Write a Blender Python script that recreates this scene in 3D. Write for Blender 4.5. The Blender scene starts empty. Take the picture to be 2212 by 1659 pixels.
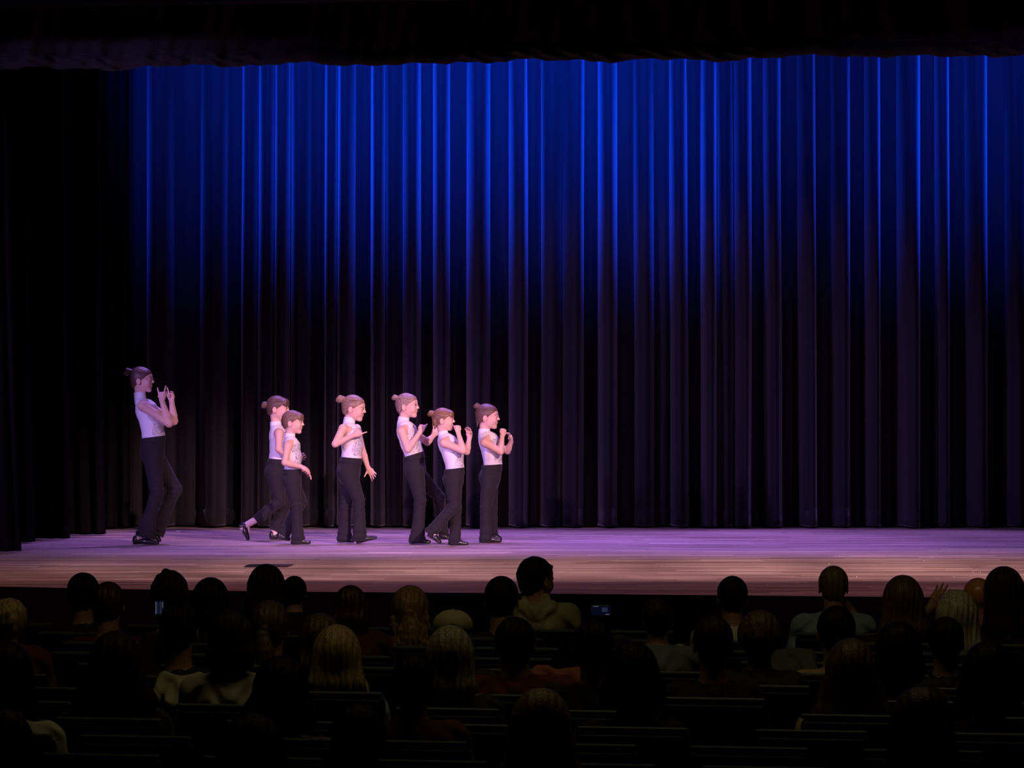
import bpy, math, random
import numpy as np
from mathutils import Vector, Matrix

C = bpy.context.scene.collection
SC = bpy.context.scene
# ------------------------------------------------------------------ camera
F = 8500.0          # focal length in pixels of the 2212 px wide frame
CH = 1.35           # camera height above the stage floor
HY = 829.5          # horizon row
cam_d = bpy.data.cameras.new('camera')
cam_d.sensor_width = 36.0
cam_d.lens = F / 2212.0 * 36.0
cam_d.clip_end = 200
cam = bpy.data.objects.new('camera', cam_d)
C.objects.link(cam)
cam.location = (0, 0, CH)
cam.rotation_euler = (math.radians(90), 0, 0)
SC.camera = cam

def W(x, y, Z):
    """point at distance Z seen at photo pixel x, y"""
    return Vector(((x - 1106.0) * Z / F, Z, CH - (y - HY) * Z / F))
def gz(y):
    """distance of the stage-floor point seen at row y"""
    return CH * F / (y - HY)

# ------------------------------------------------------------------ colour management, world
SC.view_settings.view_transform = 'Standard'
SC.view_settings.look = 'None'
SC.view_settings.gamma = 1.0
SC.view_settings.use_curve_mapping = False
SC.view_settings.exposure = 0.0
wd = bpy.data.worlds.new('world'); SC.world = wd; wd.use_nodes = True
wd.node_tree.nodes['Background'].inputs[0].default_value = (0.5, 0.5, 0.6, 1)
wd.node_tree.nodes['Background'].inputs[1].default_value = 0.0004

# ------------------------------------------------------------------ lights
def spot(name, loc, target, color, power, size_deg, blend=0.5, radius=0.08):
    d = bpy.data.lights.new(name, 'SPOT'); d.color = color; d.energy = power
    d.spot_size = math.radians(size_deg); d.spot_blend = blend; d.shadow_soft_size = radius
    o = bpy.data.objects.new(name, d); C.objects.link(o)
    o.location = loc
    o.rotation_euler = (Vector(target) - Vector(loc)).to_track_quat('-Z', 'Y').to_euler()
    return o
def area(name, loc, target, color, power, sx, sy):
    d = bpy.data.lights.new(name, 'AREA'); d.color = color; d.energy = power
    d.shape = 'RECTANGLE'; d.size = sx; d.size_y = sy
    o = bpy.data.objects.new(name, d); C.objects.link(o)
    o.location = loc
    o.rotation_euler = (Vector(target) - Vector(loc)).to_track_quat('-Z', 'Y').to_euler()
    return o
# blue cyc lamps on the batten behind the border, raking down the traveller curtain
for px, pw in ((300, .55), (500, .8), (700, 1.1), (880, 1.15), (1060, 1.2), (1240, 1.25), (1400, 1.1), (1540, .65), (1880, .62), (2060, .62), (2240, .85)):
    X = (px - 1106) * 37.3 / F
    spot('blue_batten_lamp', (X, 33.0, 8.6), (X, 37.1, 4.45), (0.0, 0.052, 1.0), 5300 * pw, 28, 1.0, 0.12)
# front-of-house wash: lavender, cut off by the border above
for X, Y, zl, col, pw in ((-11.0, 19.0, 4.75, (.44, .27, 1.0), 1.5), (9.0, 16.0, 5.1, (.50, .28, 1.0), .3)):
    spot('lavender_front_lamp', (X, Y, zl), (1.2, 36, .35), col, 5600 * pw, 19, .6, .55)
# overhead violet back light on the dance area
for X, pw in ((-3.4, .35), (-1.4, .9), (.8, 1.), (3.0, 1.)):
    spot('violet_overhead_lamp', (X, 36.2, 8.2), (X, 33.9, 0), (.42, .21, 1.0), 2600 * pw, 44, .6, .12)
# rose key light on the dancers, from high front right
spot('rose_key_lamp', (5.5, 20.0, 6.2), (-1.25, 33.2, .55), (1.0, .54, .62), 10000, 13.5, .75, .12)
spot('rose_fill_lamp', (-3.5, 17.0, 5.6), (-1.25, 33.2, .7), (1.0, .46, .72), 2400, 12, .8, .12)
# warm apron wash
for X, pw in ((-4.3, .14), (-3.1, .28), (-1.9, .55), (-.7, .8), (.5, .85), (1.7, .85), (2.9, .9), (4.1, .9)):
    spot('apron_wash_lamp', (X * 1.1, 19.5, 7.4), (X, 29.1, 0), (1.0, .59, .66), 3900 * pw, 17, .45, .12)
for X in (-2.5, 2.5): spot('apron_edge_fill', (X, 21.8, 7.6), (X, 26.9, 0), (1.0, .42, .50), 750, 46, 1.0, .12)  # added fill that warms the dark front edge of the boards
# dim house light over the stalls
area('house_light', (0.6, 17.2, 6.8), (0.6, 20.2, 0), (1.0, .80, .42), 30.0, 6.0, 1.0)

# ------------------------------------------------------------------ materials
MATS = {}
def mat(name, color=(.5, .5, .5), rough=.6, metal=0., sheen=0., spec=.5, bump=None, vary=None, sheen_tint=(1, 1, 1), sheen_rough=.4, emit=None, sss=0.):
    if name in MATS: return MATS[name]
    m = bpy.data.materials.new(name); m.use_nodes = True
    nt = m.node_tree; b = nt.nodes['Principled BSDF']
    b.inputs['Base Color'].default_value = (*color, 1)
    b.inputs['Roughness'].default_value = rough
    b.inputs['Metallic'].default_value = metal
    b.inputs['Specular IOR Level'].default_value = spec
    b.inputs['Sheen Weight'].default_value = sheen
    b.inputs['Sheen Roughness'].default_value = sheen_rough
    b.inputs['Sheen Tint'].default_value = (*sheen_tint, 1)
    if emit:
        b.inputs['Emission Color'].default_value = (*emit[0], 1)
        b.inputs['Emission Strength'].default_value = emit[1]
    tc = nt.nodes.new('ShaderNodeTexCoord')
    if vary or bump:
        mp = nt.nodes.new('ShaderNodeMapping'); nt.links.new(tc.outputs['Object'], mp.inputs[0])
        sc = (vary or bump)[0]
        mp.inputs['Scale'].default_value = sc
        nz = nt.nodes.new('ShaderNodeTexNoise'); nz.inputs['Scale'].default_value = 1.0; nz.inputs['Detail'].default_value = 3
        nt.links.new(mp.outputs[0], nz.inputs['Vector'])
        if vary:
            cr = nt.nodes.new('ShaderNodeValToRGB')
            cr.color_ramp.elements[0].position = .35; cr.color_ramp.elements[1].position = .65
            a = vary[1]
            cr.color_ramp.elements[0].color = (*[c * (1 - a) for c in color], 1)
            cr.color_ramp.elements[1].color = (*[min(1, c * (1 + a)) for c in color], 1)
            nt.links.new(nz.outputs[0], cr.inputs[0]); nt.links.new(cr.outputs[0], b.inputs['Base Color'])
        if bump:
            bp = nt.nodes.new('ShaderNodeBump'); bp.inputs['Strength'].default_value = bump[1]; bp.inputs['Distance'].default_value = bump[2]
            nt.links.new(nz.outputs[0], bp.inputs['Height']); nt.links.new(bp.outputs[0], b.inputs['Normal'])
    MATS[name] = m
    return m

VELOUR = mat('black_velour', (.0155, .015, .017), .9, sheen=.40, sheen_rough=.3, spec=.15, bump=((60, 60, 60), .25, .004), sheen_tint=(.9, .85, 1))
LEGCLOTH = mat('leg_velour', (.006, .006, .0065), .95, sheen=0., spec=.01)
VALCLOTH = mat('valance_velour', (.022, .021, .020), .85, sheen=.10, spec=.2, bump=((14, 14, 30), .5, .01))
BLACKPAINT = mat('black_paint', (.006, .006, .006), .9, spec=.05)
HOUSEFLOOR = mat('house_floor', (.02, .02, .02), .9, vary=((3, 3, 3), .3))
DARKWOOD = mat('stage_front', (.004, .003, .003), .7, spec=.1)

def floor_material():
    m = bpy.data.materials.new('stage_boards'); m.use_nodes = True
    nt = m.node_tree; b = nt.nodes['Principled BSDF']; N = nt.nodes.new; L = nt.links.new
    tc = N('ShaderNodeTexCoord'); sp = N('ShaderNodeSeparateXYZ'); L(tc.outputs['Object'], sp.inputs[0])
    def M(op, a, bb=None):
        n = N('ShaderNodeMath'); n.operation = op
        for i, v in enumerate((a, bb)):
            if v is None: continue
            if isinstance(v, (int, float)): n.inputs[i].default_value = v
            else: L(v, n.inputs[i])
        return n.outputs[0]
    row = M('FLOOR', M('DIVIDE', sp.outputs[1], .105))
    wr = N('ShaderNodeTexWhiteNoise'); wr.noise_dimensions = '1D'; L(row, wr.inputs['W'])
    col = M('FLOOR', M('ADD', M('DIVIDE', sp.outputs[0], 1.15), M('MULTIPLY', wr.outputs[0], 7.0)))
    cb = N('ShaderNodeCombineXYZ'); L(row, cb.inputs[0]); L(col, cb.inputs[1])
    wn = N('ShaderNodeTexWhiteNoise'); wn.noise_dimensions = '3D'; L(cb.outputs[0], wn.inputs['Vector'])
    cr = N('ShaderNodeValToRGB'); e = cr.color_ramp.elements
    e[0].position = 0; e[0].color = (.25, .17, .135, 1); e[1].position = 1; e[1].color = (.66, .53, .44, 1)
    k = e.new(.5); k.color = (.37, .275, .23, 1); k = e.new(.93); k.color = (.47, .36, .30, 1)
    L(wn.outputs[0], cr.inputs[0])
    mp = N('ShaderNodeMapping'); mp.inputs['Scale'].default_value = (2.2, 34, 1); L(tc.outputs['Object'], mp.inputs[0])
    nz = N('ShaderNodeTexNoise'); nz.inputs['Scale'].default_value = 1; nz.inputs['Detail'].default_value = 4; L(mp.outputs[0], nz.inputs['Vector'])
    mx = N('ShaderNodeMix'); mx.data_type = 'RGBA'; mx.blend_type = 'MULTIPLY'; mx.inputs[0].default_value = .55
    c2 = N('ShaderNodeValToRGB'); c2.color_ramp.elements[0].position = .3; c2.color_ramp.elements[0].color = (.5, .5, .5, 1); c2.color_ramp.elements[1].position = .7
    L(nz.outputs[0], c2.inputs[0]); L(cr.outputs[0], mx.inputs[6]); L(c2.outputs[0], mx.inputs[7]); L(mx.outputs[2], b.inputs['Base Color'])
    b.inputs['Roughness'].default_value = .55
    b.inputs['Specular IOR Level'].default_value = .3
    fr = M('FRACT', M('DIVIDE', sp.outputs[1], .105))
    gap = M('GREATER_THAN', fr, .06)
    bp = N('ShaderNodeBump'); bp.inputs['Strength'].default_value = .3; bp.inputs['Distance'].default_value = .003
    L(gap, bp.inputs['Height']); L(bp.outputs[0], b.inputs['Normal'])
    return m

# ------------------------------------------------------------------ mesh helpers
def mesh_obj(name, V, Fc, m, parent=None, smooth=True, mi=None, mats=None):
    me = bpy.data.meshes.new(name)
    V = np.asarray(V, dtype=np.float32)
    if isinstance(Fc, np.ndarray):
        n = len(Fc)
        me.vertices.add(len(V)); me.vertices.foreach_set('co', V.ravel())
        me.loops.add(n * 4); me.loops.foreach_set('vertex_index', Fc.astype(np.int32).ravel())
        me.polygons.add(n); me.polygons.foreach_set('loop_start', np.arange(0, n * 4, 4, dtype=np.int32))
        try: me.polygons.foreach_set('loop_total', np.full(n, 4, dtype=np.int32))
        except Exception: pass
        me.update(calc_edges=True); me.validate()
    else:
        me.from_pydata([tuple(map(float, v)) for v in V], [], Fc); me.update()
    for q in (mats or [m]): me.materials.append(q)
    if smooth: me.polygons.foreach_set('use_smooth', [True] * len(me.polygons))
    if mi is not None and len(mi) == len(me.polygons): me.polygons.foreach_set('material_index', mi.astype(np.int32))
    o = bpy.data.objects.new(name, me); C.objects.link(o)
    if parent: o.parent = parent
    return o
def tag(o, label=None, cat=None, group=None, kind=None):
    if label: o['label'] = label
    if cat: o['category'] = cat
    if group: o['group'] = group
    if kind: o['kind'] = kind
    return o
def empty(name, loc, label, cat, group=None, rz=0):
    o = bpy.data.objects.new(name, None); C.objects.link(o); o.location = loc; o.rotation_euler = (0, 0, rz)
    o.empty_display_size = .1
    return tag(o, label, cat, group)
def boxdata(x0, x1, y0, y1, z0, z1, bev=0):
    V = [(x, y, z) for x in (x0, x1) for y in (y0, y1) for z in (z0, z1)]
    Fq = [(0, 1, 3, 2), (4, 6, 7, 5), (0, 4, 5, 1), (2, 3, 7, 6), (0, 2, 6, 4), (1, 5, 7, 3)]
    return V, Fq
def box(name, x0, x1, y0, y1, z0, z1, m, parent=None, bev=0):
    V, Fq = boxdata(x0, x1, y0, y1, z0, z1)
    o = mesh_obj(name, V, Fq, m, parent, smooth=False)
    if bev:
        md = o.modifiers.new('bevel', 'BEVEL'); md.width = bev; md.segments = 3
    return o
def struct(o): o['kind'] = 'structure'; return o

# ------------------------------------------------------------------ room shell
RS = .2                                    # the house is turned a little against the camera
edge_px = [(-400, 1262), (0, 1267), (270, 1272.5), (550, 1277.3), (1100, 1281.7), (1650, 1287), (2212, 1292), (2700, 1296)]
edge = [W(x, y, gz(y)) for x, y in edge_px]
def edgeZ(X):
    xs = [e.x for e in edge]; return float(np.interp(X, xs, [e.y for e in edge]))
# stage floor and stage front
back = 40.0
V = []; Fq = []
n = len(edge)
ex = [(-12, edge[0].y + .6)] + [(e.x, e.y) for e in edge] + [(12, edge[-1].y - 1.2)]
for x, y in ex: V += [(x, y, 0), (x, back, 0)]
for i in range(len(ex) - 1): Fq.append((2 * i, 2 * i + 2, 2 * i + 3, 2 * i + 1))
stage = struct(mesh_obj('floor_stage', V, Fq, floor_material(), smooth=False))
V = []; Fq = []
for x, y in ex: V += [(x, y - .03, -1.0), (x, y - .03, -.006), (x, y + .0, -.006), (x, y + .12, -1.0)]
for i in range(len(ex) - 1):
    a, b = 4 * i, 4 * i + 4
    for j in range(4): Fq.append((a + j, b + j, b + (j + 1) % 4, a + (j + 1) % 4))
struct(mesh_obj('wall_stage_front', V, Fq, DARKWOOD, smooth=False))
struct(box('floor', -12, 12, -4, 27.5, -1.1, -1.0, HOUSEFLOOR))
struct(box('wall_left', -12.2, -12, -4, 40, -1.1, 9.5, BLACKPAINT))
struct(box('wall_right', 12, 12.2, -4, 40, -1.1, 9.5, BLACKPAINT))
struct(box('wall_back', -12, 12, 40, 40.2, -1.1, 9.5, BLACKPAINT))
struct(box('wall_rear', -12, 12, -4.2, -4, -1.1, 9.5, BLACKPAINT))
struct(box('ceiling', -12.2, 12.2, -4.2, 40.2, 9.5, 9.7, BLACKPAINT))

# ------------------------------------------------------------------ curtains
def curtain(name, x0, x1, ridges, Zf, z0, z1, m, step=2.4, rows=48, hem=.15, drift=3., seed=1, amp=1.0, hemwave=0., flatten=0.):
    """pleated cloth; x in photo pixels at distance Zf, ridges = (x, halfwidth, height m)"""
    rnd = random.Random(seed)
    xs = np.arange(x0, x1 + step, step); zs = list(np.linspace(z0 + hem + .02, z1, rows))
    zs = [z0, z0 + .02, z0 + hem * .5, z0 + hem - .008, z0 + hem] + zs
    par = [(rnd.uniform(-1, 1), rnd.uniform(0, 6.28), rnd.uniform(.75, 1.2)) for _ in ridges]
    V = []
    for iz, z in enumerate(zs):
        t = (z - z0) / (z1 - z0)
        d = np.zeros_like(xs)
        for (rx, rw, rh), (pa, ph, pw) in zip(ridges, par):
            cx = rx + drift * pa * (t - .4) * 2 + 1.2 * math.sin(ph + 3 * t)
            wl, wr_ = rw if isinstance(rw, tuple) else (rw * 1.5, rw * 1.5)
            u = np.clip(np.where(xs < cx, (cx - xs) / wl, (xs - cx) / wr_), 0, 1)
            b = rh * amp * (1 - .55 * flatten * min(1, max(0, (z - 1.6) / 2.9))) * (1 + .15 * pa * (1 - t)) * (1 - u ** 2.1) ** .95
            d = np.maximum(d, b) + .10 * np.minimum(d, b)
        d = d + .006 * np.sin(xs * .11 + 2 * t) + .004 * np.sin(xs * .31 + 5 * t)
        y = Zf - d
        if iz < 4: y = y - .014 - .010 * (iz in (1, 2)) - .012 * np.sin(xs * .09 + iz) * np.sin(xs * .023)
        z_ = z + (hemwave * np.sin(xs * .05) if iz == 0 else 0)
        X = (xs - 1106) * Zf / F
        V.append(np.stack([X, y, np.full_like(xs, z) + z_ - z], 1))
    V = np.concatenate(V); nx = len(xs); nz = len(zs)
    idx = np.arange(nx * nz).reshape(nz, nx)
    Q = np.stack([idx[:-1, :-1], idx[:-1, 1:], idx[1:, 1:], idx[1:, :-1]], -1).reshape(-1, 4)
    o = mesh_obj(name, V, Q, m)
    md = o.modifiers.new('thickness', 'SOLIDIFY'); md.thickness = .006; md.offset = 1
    return o
R1 = [(235, 26, .16), (262, 16, .2), (300, 22, .18), (345, 20, .30), (405, 30, .16), (470, 24, .24), (512, 16, .14), (540, 11, .26), (580, 14, .30), (612, 14, .34), (648, 14, .26), (692, 22, .20), (718, 12, .27), (746, 15, .32), (790, 22, .16), (818, 13, .32), (850, 14, .24), (895, 14, .34), (922, 14, .14), (955, 13, .34), (988, 18, .12), (1034, 20, .36), (1078, 18, .14), (1124, 22, .34), (1152, 14, .20), (1186, 22, .24), (1242, 26, .28), (1275, 16, .14), (1310, 15, .36), (1350, 26, .20), (1388, 18, .26), (1430, 24, .17), (1462, 15, .34), (1500, 18, .17), (1530, 12, .34), (1562, 16, .30), (1602, 15, .36), (1635, 12, .10), (1667, 13, .36), (1702, 16, .10), (1746, 14, .38), (1772, 12, .22), (1816, 13, .30), (1850, 18, .10), (1882, 14, .34), (1912, 16, .12), (1964, 22, .36), (2002, 16, .10), (2030, 11, .32), (2060, 16, .17), (2106, 22, .36), (2150, 18, .12), (2190, 14, .26), (2240, 20, .30), (2290, 20, .3), (2350, 24, .3)]
R1 = [(x, (((x - R1[i - 1][0]) if i else 30) * .60, ((R1[i + 1][0] - x) if i < len(R1) - 1 else 30) * .60), h * 1.45 if h >= .24 else h * .85) for i, (x, w_, h) in enumerate(R1)]
Zc = gz(1137.5)
t = curtain('stage_curtain', 215, 2400, R1, Zc, .02, 7.5, VELOUR, seed=4, rows=56, flatten=1.)
tag(t, 'wide pleated black velour curtain washed in blue light behind the dancers', 'curtain')
# wing legs, nearest first: (x0, x1, bottom y, ridges)
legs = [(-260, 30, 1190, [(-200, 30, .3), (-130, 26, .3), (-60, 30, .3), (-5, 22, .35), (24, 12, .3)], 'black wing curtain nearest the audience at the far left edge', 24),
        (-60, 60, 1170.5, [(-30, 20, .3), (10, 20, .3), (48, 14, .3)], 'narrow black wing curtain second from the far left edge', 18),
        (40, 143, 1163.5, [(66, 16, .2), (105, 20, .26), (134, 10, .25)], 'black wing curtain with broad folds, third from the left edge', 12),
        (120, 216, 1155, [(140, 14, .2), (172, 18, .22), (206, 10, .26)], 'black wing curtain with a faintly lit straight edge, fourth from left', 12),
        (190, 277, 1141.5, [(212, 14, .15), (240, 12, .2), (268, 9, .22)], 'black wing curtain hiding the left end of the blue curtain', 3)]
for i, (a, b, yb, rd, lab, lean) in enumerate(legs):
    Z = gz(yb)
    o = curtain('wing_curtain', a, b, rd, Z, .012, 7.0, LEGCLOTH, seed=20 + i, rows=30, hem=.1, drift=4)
    if lean:
        me = o.data                          # the free edge flares out towards the floor
        co = np.empty(len(me.vertices) * 3, np.float32); me.vertices.foreach_get('co', co); co = co.reshape(-1, 3)
        tt = np.clip(1 - co[:, 2] / 4.2, -.3, 1)
        co[:, 0] += (tt ** 2) * lean * Z / F
        me.vertices.foreach_set('co', co.ravel()); me.update()
    tag(o, lab, 'curtain')

# border (valance): two ruffled bands
def valance():
    root = empty('border_curtain', (0, 29.6, 3.7), 'long ruffled black border curtain across the top of the stage', 'curtain')
    Z0 = 30.35; sl = .0
    def base(X): return 29.75 - .175 * X          # runs parallel to the stage edge
    rnd = random.Random(7)
    ph = [rnd.uniform(0, 6.28) for _ in range(20)]
    Xs = np.arange(-4.05, 9.0, .014)
    def fold(X, s, z):
        return (.05 * np.sin(X * 5.1 + ph[0] + s) + .035 * np.sin(X * 11.3 + ph[1] + 1.3 * np.sin(X * 2)) + .02 * np.sin(X * 23 + ph[2] + 5 * z) + .012 * np.sin(X * 47 + ph[3] - 8 * z))
    hem = 3.785 + .008 * np.sin(Xs * 2.9 + 1) + .009 * np.sin(Xs * 6.7) + .007 * np.sin(Xs * 15.) + .004 * np.sin(Xs * 37 + 2 * np.sin(Xs * 3))
    # upper band
    V = []; rows = 26
    for j in range(rows):
        z = hem + .085 + j / (rows - 1) * (2.9)
        am = np.where(z < 4.3, 1, 1.2)
        V.append(np.stack([Xs, base(Xs) - fold(Xs, 0, z) * am, z], 1))
    def grid(V, nm):
        V = np.concatenate(V); nx = len(Xs); nz = len(V) // nx
        V = V - np.array([0, 29.6, 3.7])
        idx = np.arange(nx * nz).reshape(nz, nx)
        Q = np.stack([idx[:-1, :-1], idx[:-1, 1:], idx[1:, 1:], idx[1:, :-1]], -1).reshape(-1, 4)
        o = mesh_obj(nm, V, Q, VALCLOTH, root)
        md = o.modifiers.new('thickness', 'SOLIDIFY'); md.thickness = .006
    grid(V, 'pleated_cloth')
    V = []
    for j in range(15):
        s = j / 14
        z = hem + s * .115
        bulge = .035 * math.sin(math.pi * s) + .01
        dia = .018 * np.sin(Xs * 31 + 9 * s + ph[5]) * (np.sin(Xs * 1.7 + ph[6]) > -.3) * math.sin(math.pi * s)
        V.append(np.stack([Xs, base(Xs) - fold(Xs, .4, z) - bulge - dia, z], 1))
    grid(V, 'hem_band')
valance()
# header above the border, black
V = []; Fq = []
for X in (-12, 12):
    y = 28.2 - .175 * X
    V += [(X, y, 4.13), (X, y, 9.5), (X, y + .25, 9.5), (X, y + .25, 4.13)]
Fq = [(j, j + 4, (j + 1) % 4 + 4, (j + 1) % 4) for j in range(4)] + [(0, 1, 2, 3), (7, 6, 5, 4)]
struct(mesh_obj('wall_header', V, Fq, BLACKPAINT, smooth=False))

# ------------------------------------------------------------------ small things on the boards
def flat(name, pts, h, m, label, cat, group=None):
    P = [W(x, y, gz(y)) for x, y in pts]
    c = sum(P, Vector()) / len(P)
    k = len(P)
    V = [(p.x - c.x, p.y - c.y, .001) for p in P] + [(p.x - c.x, p.y - c.y, h) for p in P]
    Fq = [tuple(range(k, 2 * k)), tuple(reversed(range(k)))] + [(i, (i + 1) % k, k + (i + 1) % k, k + i) for i in range(k)]
    o = mesh_obj(name, V, Fq, m, smooth=False); o.location = (c.x, c.y, 0)
    return tag(o, label, cat, group)
PL = mat('pocket_metal', (.02, .02, .02), .4, metal=.6)
pk = flat('floor_pocket', [(527, 1225.6), (538, 1221.2), (634, 1220.8), (622, 1225.2)], .008, PL, 'flat black floor pocket lid set in the boards near the stage front', 'floor pocket')
P = [W(x, y, gz(y)) for x, y in [(570, 1224), (574, 1222.4), (590, 1222.2), (586, 1223.8)]]
V = [(p.x - pk.location.x, p.y - pk.location.y, .0085) for p in P] + [(p.x - pk.location.x, p.y - pk.location.y, .011) for p in P]
mesh_obj('latch', V, [(4, 5, 6, 7), (0, 1, 5, 4), (1, 2, 6, 5), (2, 3, 7, 6), (3, 0, 4, 7)], mat('latch_metal', (.2, .2, .2), .3, metal=.9), pk, smooth=False)
TAPE = mat('white_tape', (.85, .85, .85), .5)
flat('tape_mark', [(379, 1148.2), (380, 1147), (390, 1147), (389, 1148.2)], .002, TAPE, 'white tape mark on the boards right of the tallest dancer', 'tape mark')
sr = random.Random(3)
for i in range(14):                          # stray glitter on the right of the apron
    x = sr.uniform(1650, 2190); y = sr.uniform(1200, 1278)
    flat('glitter_fleck', [(x, y + .45), (x + .1, y - .45), (x + 1.5, y - .45), (x + 1.4, y + .45)], .004, TAPE, 'tiny white glitter fleck lying on the right half of the stage boards', 'glitter', 'glitter flecks on the boards')
# ------------------------------------------------------------------ signed-distance body modelling
def nrm(v):
    v = np.asarray(v, float); return v / (np.linalg.norm(v) + 1e-12)
class Sculpt:
    def __init__(s): s.ops = []
    def cone(s, a, b, ra, rb, k=.01, sa=1., sb=1., lat=(0, 1, 0), cap=False, mode='u'):
        s.ops.append(('c', np.array(a, float), np.array(b, float), ra, rb, k, sa, sb, nrm(lat), cap, mode)); return s
    def ell(s, c, r, k=.01, M=None, mode='u'):
        s.ops.append(('e', np.array(c, float), np.array(r, float), k, np.eye(3) if M is None else np.array(M, float), mode)); return s
    def cut(s, p, n, k=.0):                   # keep the side the normal points to
        s.ops.append(('p', np.array(p, float), nrm(n), k)); return s
    def fn(s, f): s.ops.append(('f', f)); return s
    def field(s, h, off=0.):
        lo = np.full(3, 1e9); hi = -lo
        for o in s.ops:
            if o[0] == 'c' and o[10] == 'u':
                r = max(o[3] * max(1, o[6]), o[4] * max(1, o[7]))
                lo = np.minimum(lo, np.minimum(o[1], o[2]) - r); hi = np.maximum(hi, np.maximum(o[1], o[2]) + r)
            if o[0] == 'e' and o[5] == 'u':
                r = o[2].max(); lo = np.minimum(lo, o[1] - r); hi = np.maximum(hi, o[1] + r)
        pad = off + 3 * h; lo = lo - pad; hi = hi + pad
        nd = np.ceil((hi - lo) / h).astype(int) + 1
        ax = [lo[i] + h * np.arange(nd[i]) for i in range(3)]
        D = np.full(nd, 1.0, np.float32)
        for o in s.ops:
            if o[0] == 'p':
                _, p, nn, k = o
                d = -((ax[0] - p[0])[:, None, None] * nn[0] + (ax[1] - p[1])[None, :, None] * nn[1] + (ax[2] - p[2])[None, None, :] * nn[2])
                D = np.maximum(D, d.astype(np.float32)) if not k else -_smin(-D, -d.astype(np.float32), k)
                continue
            if o[0] == 'f':
                D = o[1](D, ax); continue
            if o[0] == 'c':
                _, a, b, ra, rb, k, sa, sb, lt, cap, mode = o
                r = max(ra * max(1, sa), rb * max(1, sb)); l = np.minimum(a, b) - r; u = np.maximum(a, b) + r
            else:
                _, c, rr, k, M, mode = o; r = rr.max(); l = c - r; u = c + r
            e = k + 3 * h + off + .004
            i0 = np.maximum(((l - e - lo) / h).astype(int), 0); i1 = np.minimum(((u + e - lo) / h).astype(int) + 2, nd)
            if (i1 <= i0).any(): continue
            sl = tuple(slice(i0[i], i1[i]) for i in range(3))
            x = ax[0][sl[0]][:, None, None]; y = ax[1][sl[1]][None, :, None]; z = ax[2][sl[2]][None, None, :]
            if o[0] == 'c':
                ab = b - a; L = np.linalg.norm(ab) + 1e-9; dr = ab / L
                px, py, pz = x - a[0], y - a[1], z - a[2]
                tt = (px * dr[0] + py * dr[1] + pz * dr[2]) / L
                tc_ = np.clip(tt, 0, None if cap else 1) if not cap else np.clip(tt, 0, 1.3)
                qx = px - tc_ * ab[0]; qy = py - tc_ * ab[1]; qz = pz - tc_ * ab[2]
                sc = sa + (sb - sa) * np.clip(tc_, 0, 1)
                ql = qx * lt[0] + qy * lt[1] + qz * lt[2]
                q2 = qx * qx + qy * qy + qz * qz - ql * ql + (ql / sc) ** 2
                d = np.sqrt(np.maximum(q2, 0)) - (ra + (rb - ra) * tc_)
                if cap: d = np.maximum(d, (tt - 1) * L)
            else:
                px, py, pz = x - c[0], y - c[1], z - c[2]
                q = [(px * M[i, 0] + py * M[i, 1] + pz * M[i, 2]) for i in range(3)]
                k0 = np.sqrt(sum((q[i] / rr[i]) ** 2 for i in range(3)))
                k1 = np.sqrt(sum((q[i] / rr[i] ** 2) ** 2 for i in range(3))) + 1e-9
                d = k0 * (k0 - 1) / k1
            d = d.astype(np.float32)
            A = D[sl]
            D[sl] = _smin(A, d, k) if mode == 'u' else -_smin(-A, d, k)
        return D - off, lo, h
    def mesh(s, h, off=0.): return nets(*s.field(h, off))
def _smin(a, b, k):
    if k <= 0: return np.minimum(a, b)
    hh = np.maximum(k - np.abs(a - b), 0) / k
    return np.minimum(a, b) - hh * hh * k * .25
CORN = [(i, j, k) for i in (0, 1) for j in (0, 1) for k in (0, 1)]
def nets(D, lo, h):
    D = D.copy(); D[0], D[-1] = 1, 1; D[:, 0], D[:, -1] = 1, 1; D[:, :, 0], D[:, :, -1] = 1, 1
    S = D < 0; nx, ny, nz = D.shape
    cnt = np.zeros((nx - 1, ny - 1, nz - 1), np.int8)
    for i, j, k in CORN: cnt += S[i:nx - 1 + i, j:ny - 1 + j, k:nz - 1 + k]
    act = (cnt > 0) & (cnt < 8)
    I = np.argwhere(act)
    ids = np.full(act.shape, -1, np.int64); ids[act] = np.arange(len(I))
    vals = np.stack([D[I[:, 0] + i, I[:, 1] + j, I[:, 2] + k] for i, j, k in CORN], 1)
    acc = np.zeros((len(I), 3)); w = np.zeros(len(I))
    for a in range(8):
        for b in range(a + 1, 8):
            ca, cb = np.array(CORN[a]), np.array(CORN[b])
            if np.abs(ca - cb).sum() != 1: continue
            va, vb = vals[:, a], vals[:, b]; m = (va < 0) != (vb < 0)
            t_ = np.where(m, va / np.where(va == vb, 1, va - vb), 0)
            acc += np.where(m[:, None], ca + t_[:, None] * (cb - ca), 0); w += m
    V = (I + acc / np.maximum(w, 1)[:, None]) * h + lo
    Q = []
    for axn in range(3):
        sl0 = [slice(None)] * 3; sl1 = [slice(None)] * 3; sl0[axn] = slice(0, -1); sl1[axn] = slice(1, None)
        a = S[tuple(sl0)]; b = S[tuple(sl1)]
        E = np.argwhere(a != b); sg = a[tuple(E.T)]
        u, v = [(1, 2), (2, 0), (0, 1)][axn]
        ok = (E[:, u] > 0) & (E[:, v] > 0); E = E[ok]; sg = sg[ok]
        def g(du, dv):
            e = E.copy(); e[:, u] -= du; e[:, v] -= dv; return ids[e[:, 0], e[:, 1], e[:, 2]]
        q = np.stack([g(1, 1), g(0, 1), g(0, 0), g(1, 0)], 1)
        q[~sg] = q[~sg][:, ::-1]
        Q.append(q)
    Q = np.concatenate(Q); Q = Q[(Q >= 0).all(1)]
    return V, Q
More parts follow.
